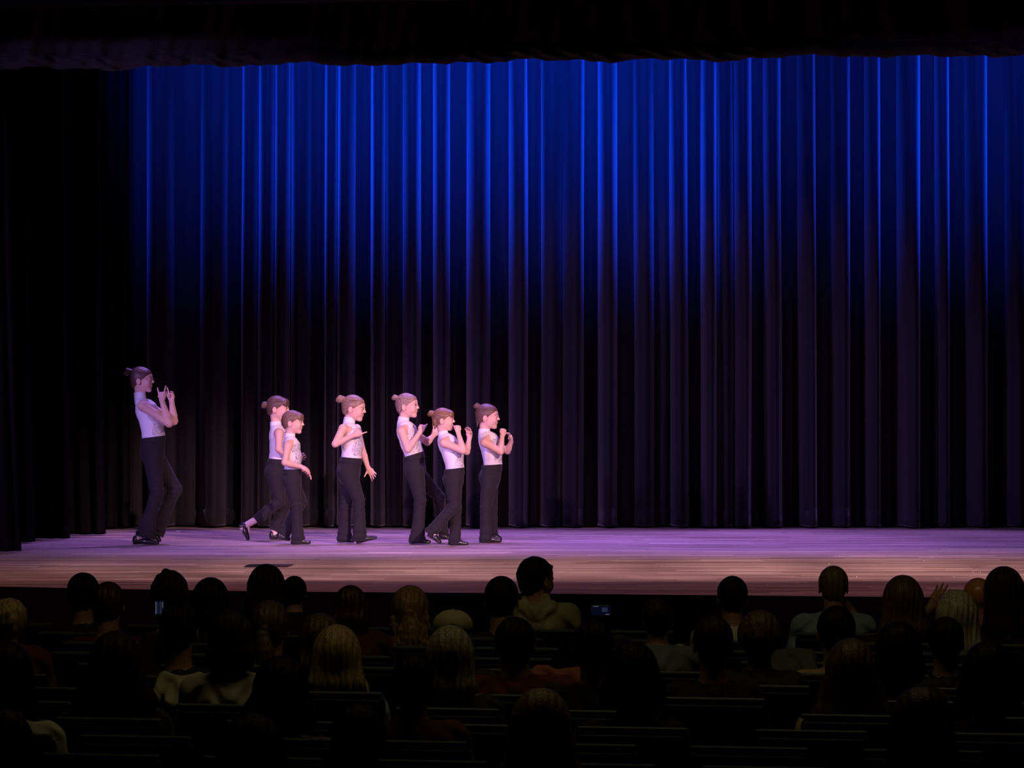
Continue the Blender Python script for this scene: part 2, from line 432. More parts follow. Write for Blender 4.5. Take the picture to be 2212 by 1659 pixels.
def sm_obj(name, sc_, h, m, parent, off=0., mats=None, pick=None, post=None, org=(0, 0, 0)):
    V, Q = sc_.mesh(h, off)
    if post is not None: V = post(V)
    mi = pick(V[Q].mean(1)) if pick is not None else None
    return mesh_obj(name, V - np.array(org), Q, m, parent, mi=mi, mats=mats)

def hand(s, wrist, d, n, side, curls, L=.13, thumb=(35, 20), spread=6, k=.004):
    """palm, five fingers; d points along the hand, n out of the palm, side +1/-1 says where the thumb is"""
    wrist = np.array(wrist, float); d = nrm(d); n = nrm(np.array(n) - np.dot(n, d) * d); t = nrm(np.cross(d, n)) * side
    pl = .47 * L; r = .046 * L
    s.cone(wrist, wrist + d * pl * .55, .115 * L, .12 * L, k=.012, sa=1.25, sb=1.75, lat=t)
    s.cone(wrist + d * pl * .55, wrist + d * pl * .95, .105 * L, .085 * L, k=.008, sa=2.0, sb=2.5, lat=t)
    tips = []
    lens = [.95, 1.06, 1.0, .78]; offs = [.165, .055, -.055, -.155]
    for i in range(4):
        p = wrist + d * pl * (.98 - .06 * abs(i - 1.2)) + t * offs[i] * L
        sp = math.radians((1.5 - i) * spread)
        dd = nrm(d * math.cos(sp) + t * math.sin(sp))
        ang = 0; c = curls[i]
        for j, (fl, cc) in enumerate(zip((.22, .145, .11), c)):
            ang += math.radians(cc)
            q = p + (dd * math.cos(ang) + n * math.sin(ang)) * fl * L * lens[i]
            s.cone(p, q, r * (1.06 - .1 * j), r * (.98 - .12 * j), k=.0025 if j else k)
            p = q
        tips.append(p)
    a0, a1 = map(math.radians, thumb)
    p = wrist + d * pl * .25 + t * .13 * L
    dd = nrm(d * math.cos(a0) + t * math.sin(a0) + n * .35)
    q = p + dd * .2 * L; s.cone(p, q, r * 1.6, r * 1.25, k=.008)
    d2 = nrm(dd * math.cos(a1) + (d * .6 + n * .7) * math.sin(a1)); q2 = q + d2 * .17 * L
    s.cone(q, q2, r * 1.15, r * 1.02, k=.003); s.cone(q2, q2 + nrm(d2 + n * .2) * .11 * L, r * 1.0, r * .85, k=.002)
    return tips
ST = (3, 3, 3); CU = (80, 95, 60); HC = (30, 35, 25); RX = (18, 22, 15); FI = (70, 85, 50)

SKIN = mat('skin', (.74, .46, .36), .55, spec=.35)
LIP = mat('lips', (.62, .22, .20), .45)
TOPM = mat('white_jersey', (.86, .83, .84), .8, sheen=.2)
PANTS = mat('charcoal_jersey', (.021, .018, .022), .85, sheen=.10, spec=.2, bump=((90, 90, 30), .3, .003))
SHOE = mat('black_shoe_leather', (.016, .014, .016), .33, spec=.6)
SOCK = mat('pale_tights', (.78, .58, .50), .7)
EYEW = mat('eye_white', (.8, .78, .76), .3)
IRIS = mat('dark_iris', (.03, .02, .015), .2)
BROW = mat('brow_hair', (.16, .09, .05), .8)
WIRE = mat('gold_wire', (.75, .55, .40), .25, metal=1.)
def sequin():
    m = bpy.data.materials.new('sequin_lace'); m.use_nodes = True
    nt = m.node_tree; b = nt.nodes['Principled BSDF']; N = nt.nodes.new; L = nt.links.new
    tc = N('ShaderNodeTexCoord')
    mp = N('ShaderNodeMapping'); mp.inputs['Scale'].default_value = (125, 125, 62); mp.inputs['Rotation'].default_value = (0, .5, 0); L(tc.outputs['Object'], mp.inputs[0])
    vo = N('ShaderNodeTexVoronoi'); vo.feature = 'DISTANCE_TO_EDGE'; vo.inputs['Scale'].default_value = 1.0; L(mp.outputs[0], vo.inputs['Vector'])
    nz = N('ShaderNodeTexNoise'); nz.inputs['Scale'].default_value = 55; L(tc.outputs['Object'], nz.inputs['Vector'])
    c1 = N('ShaderNodeValToRGB'); c1.color_ramp.elements[0].position = .03; c1.color_ramp.elements[1].position = .10; L(vo.outputs['Distance'], c1.inputs[0])
    c2 = N('ShaderNodeValToRGB'); c2.color_ramp.elements[0].position = .46; c2.color_ramp.elements[1].position = .52; L(nz.outputs[0], c2.inputs[0])
    mx = N('ShaderNodeMath'); mx.operation = 'MAXIMUM'; L(c1.outputs[0], mx.inputs[0]); L(c2.outputs[0], mx.inputs[1])
    mc = N('ShaderNodeMix'); mc.data_type = 'RGBA'; L(mx.outputs[0], mc.inputs[0])
    mc.inputs[6].default_value = (.20, .17, .19, 1); mc.inputs[7].default_value = (.76, .73, .76, 1)
    L(mc.outputs[2], b.inputs['Base Color'])
    inv = N('ShaderNodeMath'); inv.operation = 'SUBTRACT'; inv.inputs[0].default_value = 1; L(mx.outputs[0], inv.inputs[1])
    hm = N('ShaderNodeMath'); hm.operation = 'MULTIPLY'; hm.inputs[1].default_value = .6; L(inv.outputs[0], hm.inputs[0])
    L(hm.outputs[0], b.inputs['Metallic']); b.inputs['Roughness'].default_value = .35
    v2 = N('ShaderNodeTexVoronoi'); v2.inputs['Scale'].default_value = 190; L(tc.outputs['Object'], v2.inputs['Vector'])
    bp = N('ShaderNodeBump'); bp.inputs['Strength'].default_value = .8; bp.inputs['Distance'].default_value = .004
    L(v2.outputs['Color'], bp.inputs['Height']); L(bp.outputs[0], b.inputs['Normal'])
    return m
SEQ = sequin()

def headframe(c, yaw, pitch):
    """columns: forward, left, up; facing +X, yaw turns to the camera, pitch looks down"""
    R = Matrix.Rotation(-math.radians(yaw), 3, 'Z') @ Matrix.Rotation(math.radians(pitch), 3, 'Y')
    R = np.array(R); c = np.array(c, float)
    return (lambda f, l, u: c + R @ np.array((f, l, u))), R
def sculpt_head(s, Hd, R, q, adult=False):
    M = R.T
    e = lambda f, l, u, r, k=.012, mode='u': s.ell(Hd(f * q, l * q, u * q), np.array(r) * q, k * q, M, mode)
    c = lambda a, b, ra, rb, k=.008: s.cone(Hd(*[v * q for v in a]), Hd(*[v * q for v in b]), ra * q, rb * q, k * q)
    e(-.010, 0, .022, (.089, .073, .082))
    e(.040, 0, .030, (.044, .058, .050), .02)
    e(.034, 0, -.032, (.050, .052, .064), .025)
    e(.010, 0, -.045, (.050, .052, .045), .02)
    e(.066, 0, -.083, (.018, .024, .018), .02)
    for sg in (-1, 1):
        e(.058, sg * .030, -.030, (.024, .022, .024), .02)
        e(.075, sg * .018, .031, (.011, .020, .007), .012)
        e(.087, sg * .030, .008, (.013, .014, .011), .010, 's')
        e(.079, sg * .030, .006, (.0105, .0125, .0105), .003)
        # ear
        e(-.008, sg * .074, -.014, (.019, .0075, .028), .004)
        e(-.002, sg * .084, -.012, (.011, .0085, .018), .002, 's')
        e(-.002, sg * .078, -.020, (.005, .005, .006), .003)
    c((.084, 0, .014), (.096, 0, -.016), .0065, .0085, .014)
    e(.0975, 0, -.018, (.0095, .009, .0075), .006)
    for sg in (-1, 1): e(.088, sg * .008, -.022, (.008, .006, .006), .004)
    e(.0785, 0, -.043, (.010, .018, .006), .010)
    e(.0765, 0, -.054, (.010, .015, .006), .010)
def face_parts(Hd, R, q, par, brow=BROW, org=(0, 0, 0)):
    for sg in (-1, 1):
        s = Sculpt(); s.ell(Hd(.0795 * q, sg * .030 * q, .006 * q), np.array((.0108, .0110, .0078)) * q, 0, R.T)
        eo = sm_obj('eye', s, .0022, EYEW, par, org=org)
        s = Sculpt(); s.ell(Hd(.0862 * q, sg * .0310 * q, .006 * q), np.array((.0060, .0084, .0078)) * q, 0, R.T)
        sm_obj('iris', s, .0018, IRIS, eo, org=org)
        s = Sculpt(); s.cone(Hd(.0875 * q, sg * .019 * q, .0125 * q), Hd(.0855 * q, sg * .030 * q, .0165 * q), .0016, .0018, 0).cone(Hd(.0855 * q, sg * .030 * q, .0165 * q), Hd(.073 * q, sg * .044 * q, .011 * q), .0018, .0016, 0)
        sm_obj('eyelashes', s, .0016, IRIS, eo, org=org)
        s = Sculpt(); s.cone(Hd(.0865 * q, sg * .016 * q, .034 * q), Hd(.0835 * q, sg * .031 * q, .038 * q), .0018, .0019, 0).cone(Hd(.0835 * q, sg * .031 * q, .038 * q), Hd(.070 * q, sg * .046 * q, .033 * q), .0019, .0012, 0)
        sm_obj('eyebrow', s, .0018, brow, par, org=org)
    s = Sculpt()
    for sg in (-1, 1):
        s.cone(Hd(.0892 * q, 0, -.0455 * q), Hd(.0800 * q, sg * .0215 * q, -.0415 * q), .0030 * q, .0014 * q, .001)
        s.cone(Hd(.0872 * q, 0, -.0520 * q), Hd(.0800 * q, sg * .0210 * q, -.0430 * q), .0034 * q, .0014 * q, .001)
    sm_obj('lips', s, .0018, LIP, par, org=org)

def hair_mat(name, col, mp=(12, 150, 150)):
    return mat(name, col, .48, spec=.45, vary=(mp, .45), bump=(mp, .5, .003))

def dancer(K):
    yb = K['foot']; Zb = gz(yb)
    P = lambda x, y, dy=0.: np.array(W(x, y, Zb + dy))
    ps = Zb / F                                  # metres per pixel
    org = np.array((P(*K['hip'][:2])[0], Zb, 0.0))
    root = empty('person', tuple(org), K['label'], 'person')
    big = K.get('big', 1.0)
    q = K['H'] * ps / .208
    Hd, R = headframe(P(*K['head']), K.get('yaw', 6), K.get('pitch', 0))
    # ---- body
    s = Sculpt()
    sculpt_head(s, Hd, R, q)
    sec = []                                       # profile sections of the trunk
    for key, lat in (('chest', .105), ('mid', .092), ('waist', .084), ('hip', .100)):
        x, y, hd = K[key]; sec.append((P(x, y), hd * ps - .008, lat * big))
    nb = P(*K['neck']) 
    s.cone(Hd(-.022 * q, 0, -.05 * q), nb, .040 * q, .040 * q, .02)
    s.cone(nb + np.array((0, 0, -.03)), sec[0][0], .04, sec[0][1], .03, 1.6, sec[0][2] / sec[0][1])
    for a, b in zip(sec, sec[1:]): s.cone(a[0], b[0], a[1], b[1], .02, a[2] / a[1], b[2] / b[1])
    sw = .118 * big
    arm = []
    for side, key in ((-1, 'near'), (1, 'far')):
        A = K[key]
        sh = P(A['sh'][0], A['sh'][1], side * sw)
        el = P(A['el'][0], A['el'][1], A['el'][2]); wr = P(A['wr'][0], A['wr'][1], A['wr'][2])
        s.cone(sec[0][0] + np.array((0, side * .05, .03)), sh, .045 * big, .036 * big, .03)
        s.cone(sh, el, .0365 * big, .029 * big, .014)
        mid = el + (wr - el) * .3
        s.cone(el, mid, .029 * big, .029 * big, .008); s.cone(mid, wr, .029 * big, .0185 * big, .008)
        hd = P(A['hd'][0], A['hd'][1], A['hd'][2]) - wr
        hand(s, wr, hd, A['n'], A['side'], A['curl'], .128 * big, A.get('thumb', (35, 20)), A.get('spread', 5))
        arm.append((sh, el, wr))
    legs_ = []
    for side, key in ((-1, 'nleg'), (1, 'fleg')):
        G = K[key]
        hp = P(K['hip'][0], K['hip'][1] + 2, side * .048 * big)
        kn = P(G['kn'][0], G['kn'][1], G['kn'][2]); an = P(G['an'][0], G['an'][1], G['an'][2])
        heel = P(*G['heel'], G['an'][2]); toe = P(*G['toe'], G['an'][2])
        s.cone(hp, kn, .060 * big, .036 * big, .02); s.cone(kn, an, .034 * big, .024 * big, .01)
        fd = nrm(toe - heel)
        s.cone(an, heel + fd * .045 + np.array((0, 0, .034)), .024, .018, .01)
        s.cone(heel + fd * .045 + np.array((0, 0, .026)), toe - fd * .055 + np.array((0, 0, .016)), .017, .011, .01)
        legs_.append((hp, kn, an, heel, toe, G))
    body = sm_obj('body', s, .0030, SKIN, root, org=org)
    face_parts(Hd, R, q, body, org=org)
    # ---- hair
    hm = hair_mat('hair_' + K['hairname'], tuple(v * .62 for v in K['hair']))
    s = Sculpt()
    s.ell(Hd(-.011 * q, 0, .022 * q), np.array((.0935, .0775, .0868)) * q, 0, R.T)
    s.ell(Hd(-.035 * q, 0, -.028 * q), np.array((.055, .056, .052)) * q, .02, R.T)
    s.ell(Hd(.038 * q, 0, .034 * q), np.array((.0480, .0620, .0540)) * q, .02, R.T)
    a = Hd(.084 * q, 0, .055 * q); b = Hd(-.010 * q, 0, -.022 * q); dl = nrm(a - b)
    nn = np.cross(dl, R[:, 1]); nn = nn if nn[2] > 0 else -nn
    s.cut(b, nn, .004)
    if K.get('bangs'):
        s.ell(Hd(.060 * q, 0, .048 * q), np.array((.038, .062, .040)) * q, .008, R.T)
        for i in range(-4, 5):
            s.cone(Hd(.080 * q, i * .011 * q, .060 * q), Hd((.094 - .0011 * i * i) * q, i * .0125 * q, (.024 + .003 * (i % 2)) * q), .009 * q, .005 * q, .004)
    for (x0, y0, x1, y1, dy) in K.get('wisps', ()):
        s.cone(P(x0, y0, dy), P(x1, y1, dy), .010, .004, .006)
    def strands(V):
        Lc = (V - Hd(0, 0, 0)) @ R
        d = nrm(P(*K['bun'][:2]) - Hd(0, 0, 0)) if K.get('bun') else np.array((-1, 0, .3))
        rel = V - Hd(0, 0, 0); ax_ = rel - (rel @ d)[:, None] * d
        th = np.arctan2(ax_ @ nrm(np.cross(d, (0, 1, 0))), ax_[:, 1])
        r_ = np.linalg.norm(ax_, axis=1, keepdims=True) + 1e-6
        return V + ax_ / r_ * (.0004 * np.sin(th * 47) + .0003 * np.sin(th * 29 + 1))[:, None] * np.clip(r_ / .04, 0, 1)
    ho = sm_obj('hair', s, .0029, hm, body, post=strands, org=org)
    if K.get('bun'):
        bx, by, br = K['bun']; bc = P(bx, by); rr = br * ps
        ax1 = nrm(bc - Hd(0, 0, 0)); e1 = nrm(np.cross(ax1, (0, 1, 0))); e2 = np.cross(ax1, e1)
        s = Sculpt(); s.ell(bc, (rr * .62,) * 3, .004)
        s.cone(Hd(0, 0, 0) + ax1 * .085 * q, bc, rr * .6, rr * .5, .008)
        pp = None; turns = 2.6
        for i in range(34):
            a_ = i / 33; th = a_ * turns * 2 * math.pi
            rad = rr * (.62 + .1 * math.sin(9 * a_)) * math.sqrt(max(.05, 1 - (2 * a_ - 1) ** 2 * .8)); off = (a_ - .45) * rr * 1.0 + rr * .16 * math.sin(th + 1)
            p = bc + (e1 * math.cos(th) + e2 * math.sin(th)) * rad + ax1 * off
            if pp is not None: s.cone(pp, p, rr * .33, rr * .32, .003)
            pp = p
        sm_obj('hair_bun', s, .0028, hm, ho, org=org)
    # ---- sleeveless top
    s = Sculpt(); g = .006
    hdr = P(*K['neck']); up = nrm(Hd(-.022 * q, 0, -.05 * q) - nb)
    s.cone(nb + np.array((0, 0, -.03)), sec[0][0], .046, sec[0][1] + g, .03, 1.75, (sec[0][2] + g) / (sec[0][1] + g))
    for a, b in zip(sec[:2], sec[1:3]): s.cone(a[0], b[0], a[1] + g, b[1] + g, .02, (a[2] + g) / (a[1] + g), (b[2] + g) / (b[1] + g))
    wv = nrm(sec[2][0] - sec[1][0])
    s.cone(sec[2][0] - wv * .016, sec[2][0] - wv * .002, sec[2][1] + g + .003, sec[2][1] + g + .003, .004, (sec[2][2] + g) / (sec[2][1] + g), (sec[2][2] + g) / (sec[2][1] + g))
    for side, (sh, el, wr) in ((-1, arm[0]), (1, arm[1])):
        s.cone(sec[0][0] + np.array((0, side * .04, .03)), sh + (sec[0][0] - sh) * .20 + np.array((0, 0, .006)), .053 * big, .042 * big, .02)
    s.cut(sec[2][0] + wv * .006, -wv)
    for side, (sh, el, wr) in ((-1, arm[0]), (1, arm[1])):
        s.ell(sh + np.array((.004, side * .030, -.012)), (.036 * big, .030, .044 * big), .008, mode='s')
    s.cone(nb - up * .025, nb + up * (K.get('collar', .018) + .020), .050 * q, .047 * q, .006, cap=True)
    ct = [x[0] for x in sec[:3]]; hdz = sec[0][1]
    def pick(cn):
        zc = cn[:, 2]
        cx = np.interp(zc, [ct[2][2], ct[1][2], ct[0][2]], [ct[2][0], ct[1][0], ct[0][0]])
        fr = (cn[:, 0] - cx > .010 + .010 * np.sin(zc * 45)) & (zc + .35 * (cn[:, 0] - cx) < nb[2] - .015) & (zc < nb[2] - .045) & (zc > ct[2][2] + .014) & (np.abs(cn[:, 1] - Zb) < .2)
        return fr.astype(np.int32)
    top = sm_obj('sleeveless_top', s, .0036, TOPM, body, mats=[TOPM, SEQ], pick=pick, org=org)
    # ---- trousers
    s = Sculpt(); g = .009
    s.cone(sec[2][0] + wv * .002, sec[3][0], sec[2][1] + g, sec[3][1] + g, .02, (sec[2][2] + g) / (sec[2][1] + g), (sec[3][2] + g) / (sec[3][1] + g))
    for hp, kn, an, heel, toe, G in legs_:
        bb = big
        s.cone(hp + np.array((0, 0, -.01)), kn, .078 * bb, .050 * bb, .03)
        mid = kn + (an - kn) * .45
        s.cone(kn, mid, .050 * bb, .047 * bb, .012)
        hq = np.array(P(*G['hem'][:2], G['an'][2])); hq = hq + nrm(hq - kn) * (.0 if G.get('flip') else .013)
        s.cone(mid, hq, .047 * bb, G['hem'][2] * ps, .012, .95, .68, cap=True)
    s.cut(sec[2][0] - wv * .004, wv)
    wb = sec[2][0] + nrm(sec[3][0] - sec[2][0]) * .045
    def creases(V):
        out = V.copy()
        for hp, kn, an, heel, toe, G in legs_:
            hm_ = np.array(P(*G['hem'][:2], G['an'][2]))
            for a_, b_, lo_, hi_ in ((hp, kn, .6, 1.0), (kn, hm_, 0., 1.)):
                ab = b_ - a_; L_ = np.linalg.norm(ab); dr = ab / L_
                tt = (V - a_) @ dr / L_; ax_ = (V - a_) - (tt * L_)[:, None] * dr; r_ = np.linalg.norm(ax_, axis=1)
                m_ = (tt > lo_) & (tt <= hi_) & (r_ < .085) & (np.sign(V[:, 1] - Zb) == np.sign(a_[1] + b_[1] - 2 * Zb))
                th = np.arctan2(ax_[:, 1], ax_[:, 0])
                if lo_ > 0: am = .0028 * np.clip((tt - .6) / .3, 0, 1)
                else: am = (.0034 * np.exp(-(tt / .18) ** 2) + .0030 * np.exp(-((tt - 1) / .25) ** 2)) * (.6 + .8 * np.sin(tt * 13 + th) ** 2)
                w_ = np.sin(tt * L_ * 125 + 2.6 * np.sin(th * 1.0 + tt * 5) + 2 * np.cos(th)) * am + np.sin(th * 4 + tt * 7) * .0022 * np.clip(tt, 0, 1) * (lo_ == 0)
                out += np.where(m_, w_, 0)[:, None] * ax_ / (r_[:, None] + 1e-6)
        return out
    tr = sm_obj('flared_trousers', s, .0042, PANTS, body, org=org, post=creases)
    s = Sculpt(); r0 = sec[2][1] + g + .0035; f0 = (sec[2][2] + g) / (sec[2][1] + g)
    t_ = .045 / max(.05, np.linalg.norm(sec[3][0] - sec[2][0])); r1 = r0 + (sec[3][1] - sec[2][1]) * t_
    s.cone(sec[2][0] - wv * .03, wb, r0, r1 + .001, .0, f0, f0, cap=True); s.cut(sec[2][0] - wv * .002, wv)
    sm_obj('waistband', s, .004, PANTS, tr, org=org)
    # ---- shoes, tights
    for hp, kn, an, heel, toe, G in legs_:
        fd = nrm(toe - heel); upv = nrm(np.cross(fd, (0, 1, 0))); upv = upv if upv[2] > 0 or abs(upv[2]) < .3 and upv[0] > 0 else -upv
        if G.get('flip'): upv = -upv
        L_ = np.linalg.norm(toe - heel)
        s = Sculpt()
        s.cone(heel + fd * .028 + upv * .034, heel + fd * L_ * .5 + upv * .026, .029, .026, .01, .95, 1.05)
        s.cone(heel + fd * L_ * .5 + upv * .026, toe - fd * .026 + upv * .015, .026, .019, .01, 1.2, 1.35)
        s.cone(heel + fd * .03 + upv * .02, heel + fd * .03 + upv * .052, .028, .027, .006)
        s.cut(heel + upv * .006, upv)
        s.ell(heel + fd * .055 + upv * .068, (.036, .022, .022), .004, mode='s')
        so = sm_obj('tap_shoe', s, .0034, SHOE, body, org=org)
        s = Sculpt()
        s.cone(heel + fd * .016 + upv * .006, heel + fd * .040 + upv * .006, .012, .012, .002, 1.9, 1.9)
        s.cone(heel + fd * .04 + upv * .007, toe - fd * .020 + upv * .005, .0035, .0035, .001, 6.0, 6.5).cut(heel + upv * .001, upv)
        sm_obj('sole', s, .003, mat('shoe_sole', (.05, .045, .04), .5), so, org=org)
        s = Sculpt(); s.cone(an + nrm(kn - an) * .04, heel + fd * .042 + upv * .045, .029, .027, .01)
        sm_obj('tights', s, .0045, SOCK, body, org=org)
    if K.get('glasses'):
        def tube(pts, r=.0013):
            s = Sculpt()
            for a, b in zip(pts, pts[1:]): s.cone(a, b, r, r, 0)
            return s
        gl = None
        for sg in (-1, 1):
            pts = [Hd((.094 - .004 * abs(math.cos(t_)) ) * q, (sg * .030 + .017 * math.cos(t_)) * q, (.006 + .015 * math.sin(t_)) * q) for t_ in np.linspace(0, 2 * math.pi, 17)]
            s = tube(pts)
            if gl is None:
                s.cone(Hd(.094 * q, -.013 * q, .010 * q), Hd(.094 * q, .013 * q, .010 * q), .0013, .0013, 0)
                gl = sm_obj('glasses', s, .0014, WIRE, body, org=org)
            else: sm_obj('lens_rim', s, .0014, WIRE, gl, org=org)
            s = tube([Hd(.090 * q, sg * .048 * q, .012 * q), Hd(.06 * q, sg * .070 * q, .014 * q), Hd(-.005 * q, sg * .080 * q, .012 * q)])
            sm_obj('temple', s, .0014, WIRE, gl, org=org)
    return root

n_in = (0, 1, 0); n_out = (0, -1, 0)
KIDS = [
 dict(label='tall dancer in glasses at far left, hands raised in horn signs, one knee bent', foot=1176.5, H=55, big=1.12, head=(305.5, 820.5), yaw=8, pitch=0,
      neck=(303, 861), chest=(316, 886, 24), mid=(328, 915, 25), waist=(332, 944, 25), hip=(329, 976, 27), collar=.035, bun=(277, 804, 10.5), hair=(.16, .085, .06), hairname='dark_brown', glasses=True,
      near=dict(sh=(308, 876), el=(365, 915, -.15), wr=(350, 866, -.13), hd=(349, 850, -.13), n=(.25, 1, .1), side=-1, curl=(ST, CU, CU, ST), spread=9, thumb=(20, 60)),
      far=dict(sh=(318, 876), el=(376, 910, .15), wr=(371, 868, .11), hd=(370, 852, .11), n=(-.6, -.8, .1), side=-1, curl=(ST, CU, CU, HC), spread=8, thumb=(20, 60)),
      nleg=dict(kn=(339, 1064, -.07), an=(312, 1154, -.07), heel=(286, 1176), toe=(346, 1177), hem=(314, 1158, 22)),
      fleg=dict(kn=(379, 1056, .09), an=(338, 1146, .10), heel=(322, 1157), toe=(347, 1174), hem=(336, 1150, 20))),
 dict(label='brown-haired dancer mostly hidden behind the fringed one, rear foot kicked up', foot=1167, H=53, big=1.0, head=(600, 882), yaw=12, pitch=4,
      neck=(596, 920), chest=(601, 939, 20), mid=(603, 965, 20), waist=(601, 992, 20), hip=(595, 1020, 23), bun=(572.5, 875, 9), hair=(.17, .09, .06), hairname='brown', bangs=True,
      near=dict(sh=(603, 936), el=(602, 970, -.17), wr=(630, 989, -.10), hd=(645, 992, -.08), n=n_in, side=1, curl=(RX,) * 4),
      far=dict(sh=(606, 936), el=(610, 970, .16), wr=(636, 984, .13), hd=(650, 985, .12), n=(0, -1, 0), side=1, curl=(RX,) * 4),
      nleg=dict(kn=(604, 1083, -.05), an=(549, 1126, -.06), heel=(533, 1127), toe=(541, 1168), hem=(553, 1124, 11.5), flip=True),
      fleg=dict(kn=(618, 1086, .07), an=(592, 1146, .07), heel=(581, 1165), toe=(626, 1168.5), hem=(594, 1143, 13))),
 dict(label='smallest dancer with light brown fringe, arm bent low in front, walking right', foot=1175.5, H=50, big=.92, head=(632.5, 912), yaw=12, pitch=3,
      neck=(626, 946), chest=(629, 963, 19), mid=(632, 988, 19.5), waist=(632.5, 1014, 18), hip=(630, 1037, 21), hair=(.30, .17, .10), hairname='light_brown', bangs=True,
      near=dict(sh=(622, 963), el=(615, 999, -.15), wr=(650, 1008, -.10), hd=(662, 1014, -.09), n=(-.2, .5, -.8), side=1, curl=(RX,) * 4, thumb=(25, 10)),
      far=dict(sh=(632, 963), el=(630, 1000, .13), wr=(655, 1015, .08), hd=(666, 1022, .07), n=(-.2, -.3, -.9), side=1, curl=(RX,) * 4, thumb=(25, 10)),
      nleg=dict(kn=(641, 1093, -.06), an=(643, 1160, -.06), heel=(632, 1176), toe=(673.5, 1176), hem=(644, 1172, 16)),
      fleg=dict(kn=(652, 1084, .06), an=(611, 1151, .07), heel=(597, 1165), toe=(629, 1170), hem=(613, 1153, 14))),
 dict(label='dancer with a large light bun, one hand at chest and the other open behind hip', foot=1174.5, H=55, big=1.0, head=(764, 881.5), yaw=12, pitch=8,
      neck=(754, 913), chest=(760, 938, 22), mid=(761, 965, 22.5), waist=(759, 989, 21.5), hip=(753, 1020, 26), collar=.024, bun=(736, 862.5, 10.5), hair=(.42, .26, .17), hairname='dark_blonde',
      near=dict(sh=(741, 926), el=(724, 959, -.17), wr=(764, 940, -.16), hd=(775, 934, -.15), n=(0, 1, -.2), side=-1, curl=(ST, CU, CU, CU), thumb=(20, 50)),
      far=dict(sh=(770, 926), el=(783, 975, .16), wr=(795, 1011, .13), hd=(803, 1022, .12), n=(-.25, -1, .15), side=1, curl=(ST, RX, RX, RX), spread=10, thumb=(60, 5)),
      nleg=dict(kn=(775, 1080, -.06), an=(778, 1152, -.06), heel=(770, 1176), toe=(817, 1164), hem=(777, 1166, 17)),
      fleg=dict(kn=(748, 1085, .06), an=(742, 1152, .07), heel=(728, 1172), toe=(768, 1173), hem=(744, 1165, 17))),
 dict(label='blonde dancer with a small bun, fist raised, other hand behind the next girl', foot=1175, H=53, big=1.0, head=(879.5, 876.5), yaw=16, pitch=0,
      neck=(871, 911), chest=(878, 931, 22), mid=(887, 957, 22), waist=(895, 981, 21), hip=(896, 1013, 24), bun=(853.5, 859, 7.5), hair=(.45, .30, .22), hairname='pale_blonde',
      near=dict(sh=(868, 931), el=(881, 971, -.17), wr=(907, 934, -.15), hd=(911, 924, -.15), n=(.3, 1, .2), side=-1, curl=(HC, FI, FI, FI), thumb=(10, 20)),
      far=dict(sh=(888, 931), el=(923, 955, .17), wr=(936, 941, .20), hd=(943, 933, .21), n=(-.2, -1, 0), side=-1, curl=(RX,) * 4),
      nleg=dict(kn=(908, 1080, -.06), an=(902, 1160, -.06), heel=(883, 1175), toe=(933, 1175), hem=(901, 1169, 18.5)),
      fleg=dict(kn=(948, 1073, .09), an=(958, 1145, .20), heel=(949, 1166), toe=(975, 1166), hem=(959, 1157, 11))),
 dict(label='honey-haired dancer with fringe and messy bun, fist held at her mouth', foot=1178.5, H=49.5, big=.95, head=(957.5, 906.5), yaw=4, pitch=0,
      neck=(958, 941), chest=(966, 957, 21), mid=(979, 984, 22), waist=(983, 1012, 20), hip=(979, 1035, 23), bun=(932, 893.5, 8.5), hair=(.33, .17, .085), hairname='honey_brown', bangs=True, wisps=[(936, 905, 935, 922, -.02), (938, 908, 941, 925, -.04), (941, 915, 947, 927, 0.02)],
      near=dict(sh=(959, 957), el=(1000, 974, -.15), wr=(990, 935, -.10), hd=(989.5, 924, -.09), n=(-.5, .9, 0), side=1, curl=(FI, FI, FI, FI), thumb=(15, 40)),
      far=dict(sh=(972, 957), el=(1008, 976, .12), wr=(1014, 947, .09), hd=(1013, 934, .08), n=(-.5, -.9, .1), side=1, curl=(RX, RX, RX, RX), spread=4, thumb=(30, 10)),
      nleg=dict(kn=(982, 1092, -.06), an=(931, 1149, -.07), heel=(921, 1158), toe=(953, 1178), hem=(929, 1152, 14)),
      fleg=dict(kn=(985, 1098, .05), an=(983, 1162, .05), heel=(971, 1179), toe=(1014, 1179), hem=(982, 1174, 14.5))),
 dict(label='front dancer at the right end of the line, both hands curled before her chest', foot=1171.5, H=54, big=.97, head=(1052.5, 900), yaw=8, pitch=2,
      neck=(1046, 936), chest=(1055, 953, 22), mid=(1063, 979, 21.5), waist=(1065, 1004, 20), hip=(1058, 1030, 24), bun=(1031, 878, 8.5), hair=(.19, .10, .07), hairname='chestnut', wisps=[(1031, 895, 1031, 922, -.02), (1033, 898, 1037, 918, .02), (1030, 890, 1028, 912, 0)],
      near=dict(sh=(1047, 956), el=(1081, 976, -.15), wr=(1085, 942, -.12), hd=(1087, 931, -.11), n=(-.3, .6, -.4), side=-1, curl=(FI, FI, FI, FI), thumb=(20, 40)),
      far=dict(sh=(1060, 956), el=(1096, 974, .14), wr=(1104, 955, .10), hd=(1103, 945, .09), n=(-.9, -.5, 0), side=1, curl=(FI, HC, HC, HC), thumb=(20, 40)),
      nleg=dict(kn=(1049, 1096, -.06), an=(1049, 1158, -.06), heel=(1036, 1172), toe=(1086, 1172), hem=(1050, 1168, 15.5)),
      fleg=dict(kn=(1062, 1096, .05), an=(1064, 1152, .06), heel=(1056, 1165), toe=(1086, 1168), hem=(1063, 1158, 13))),
]
import os
for K in KIDS: dancer(K)
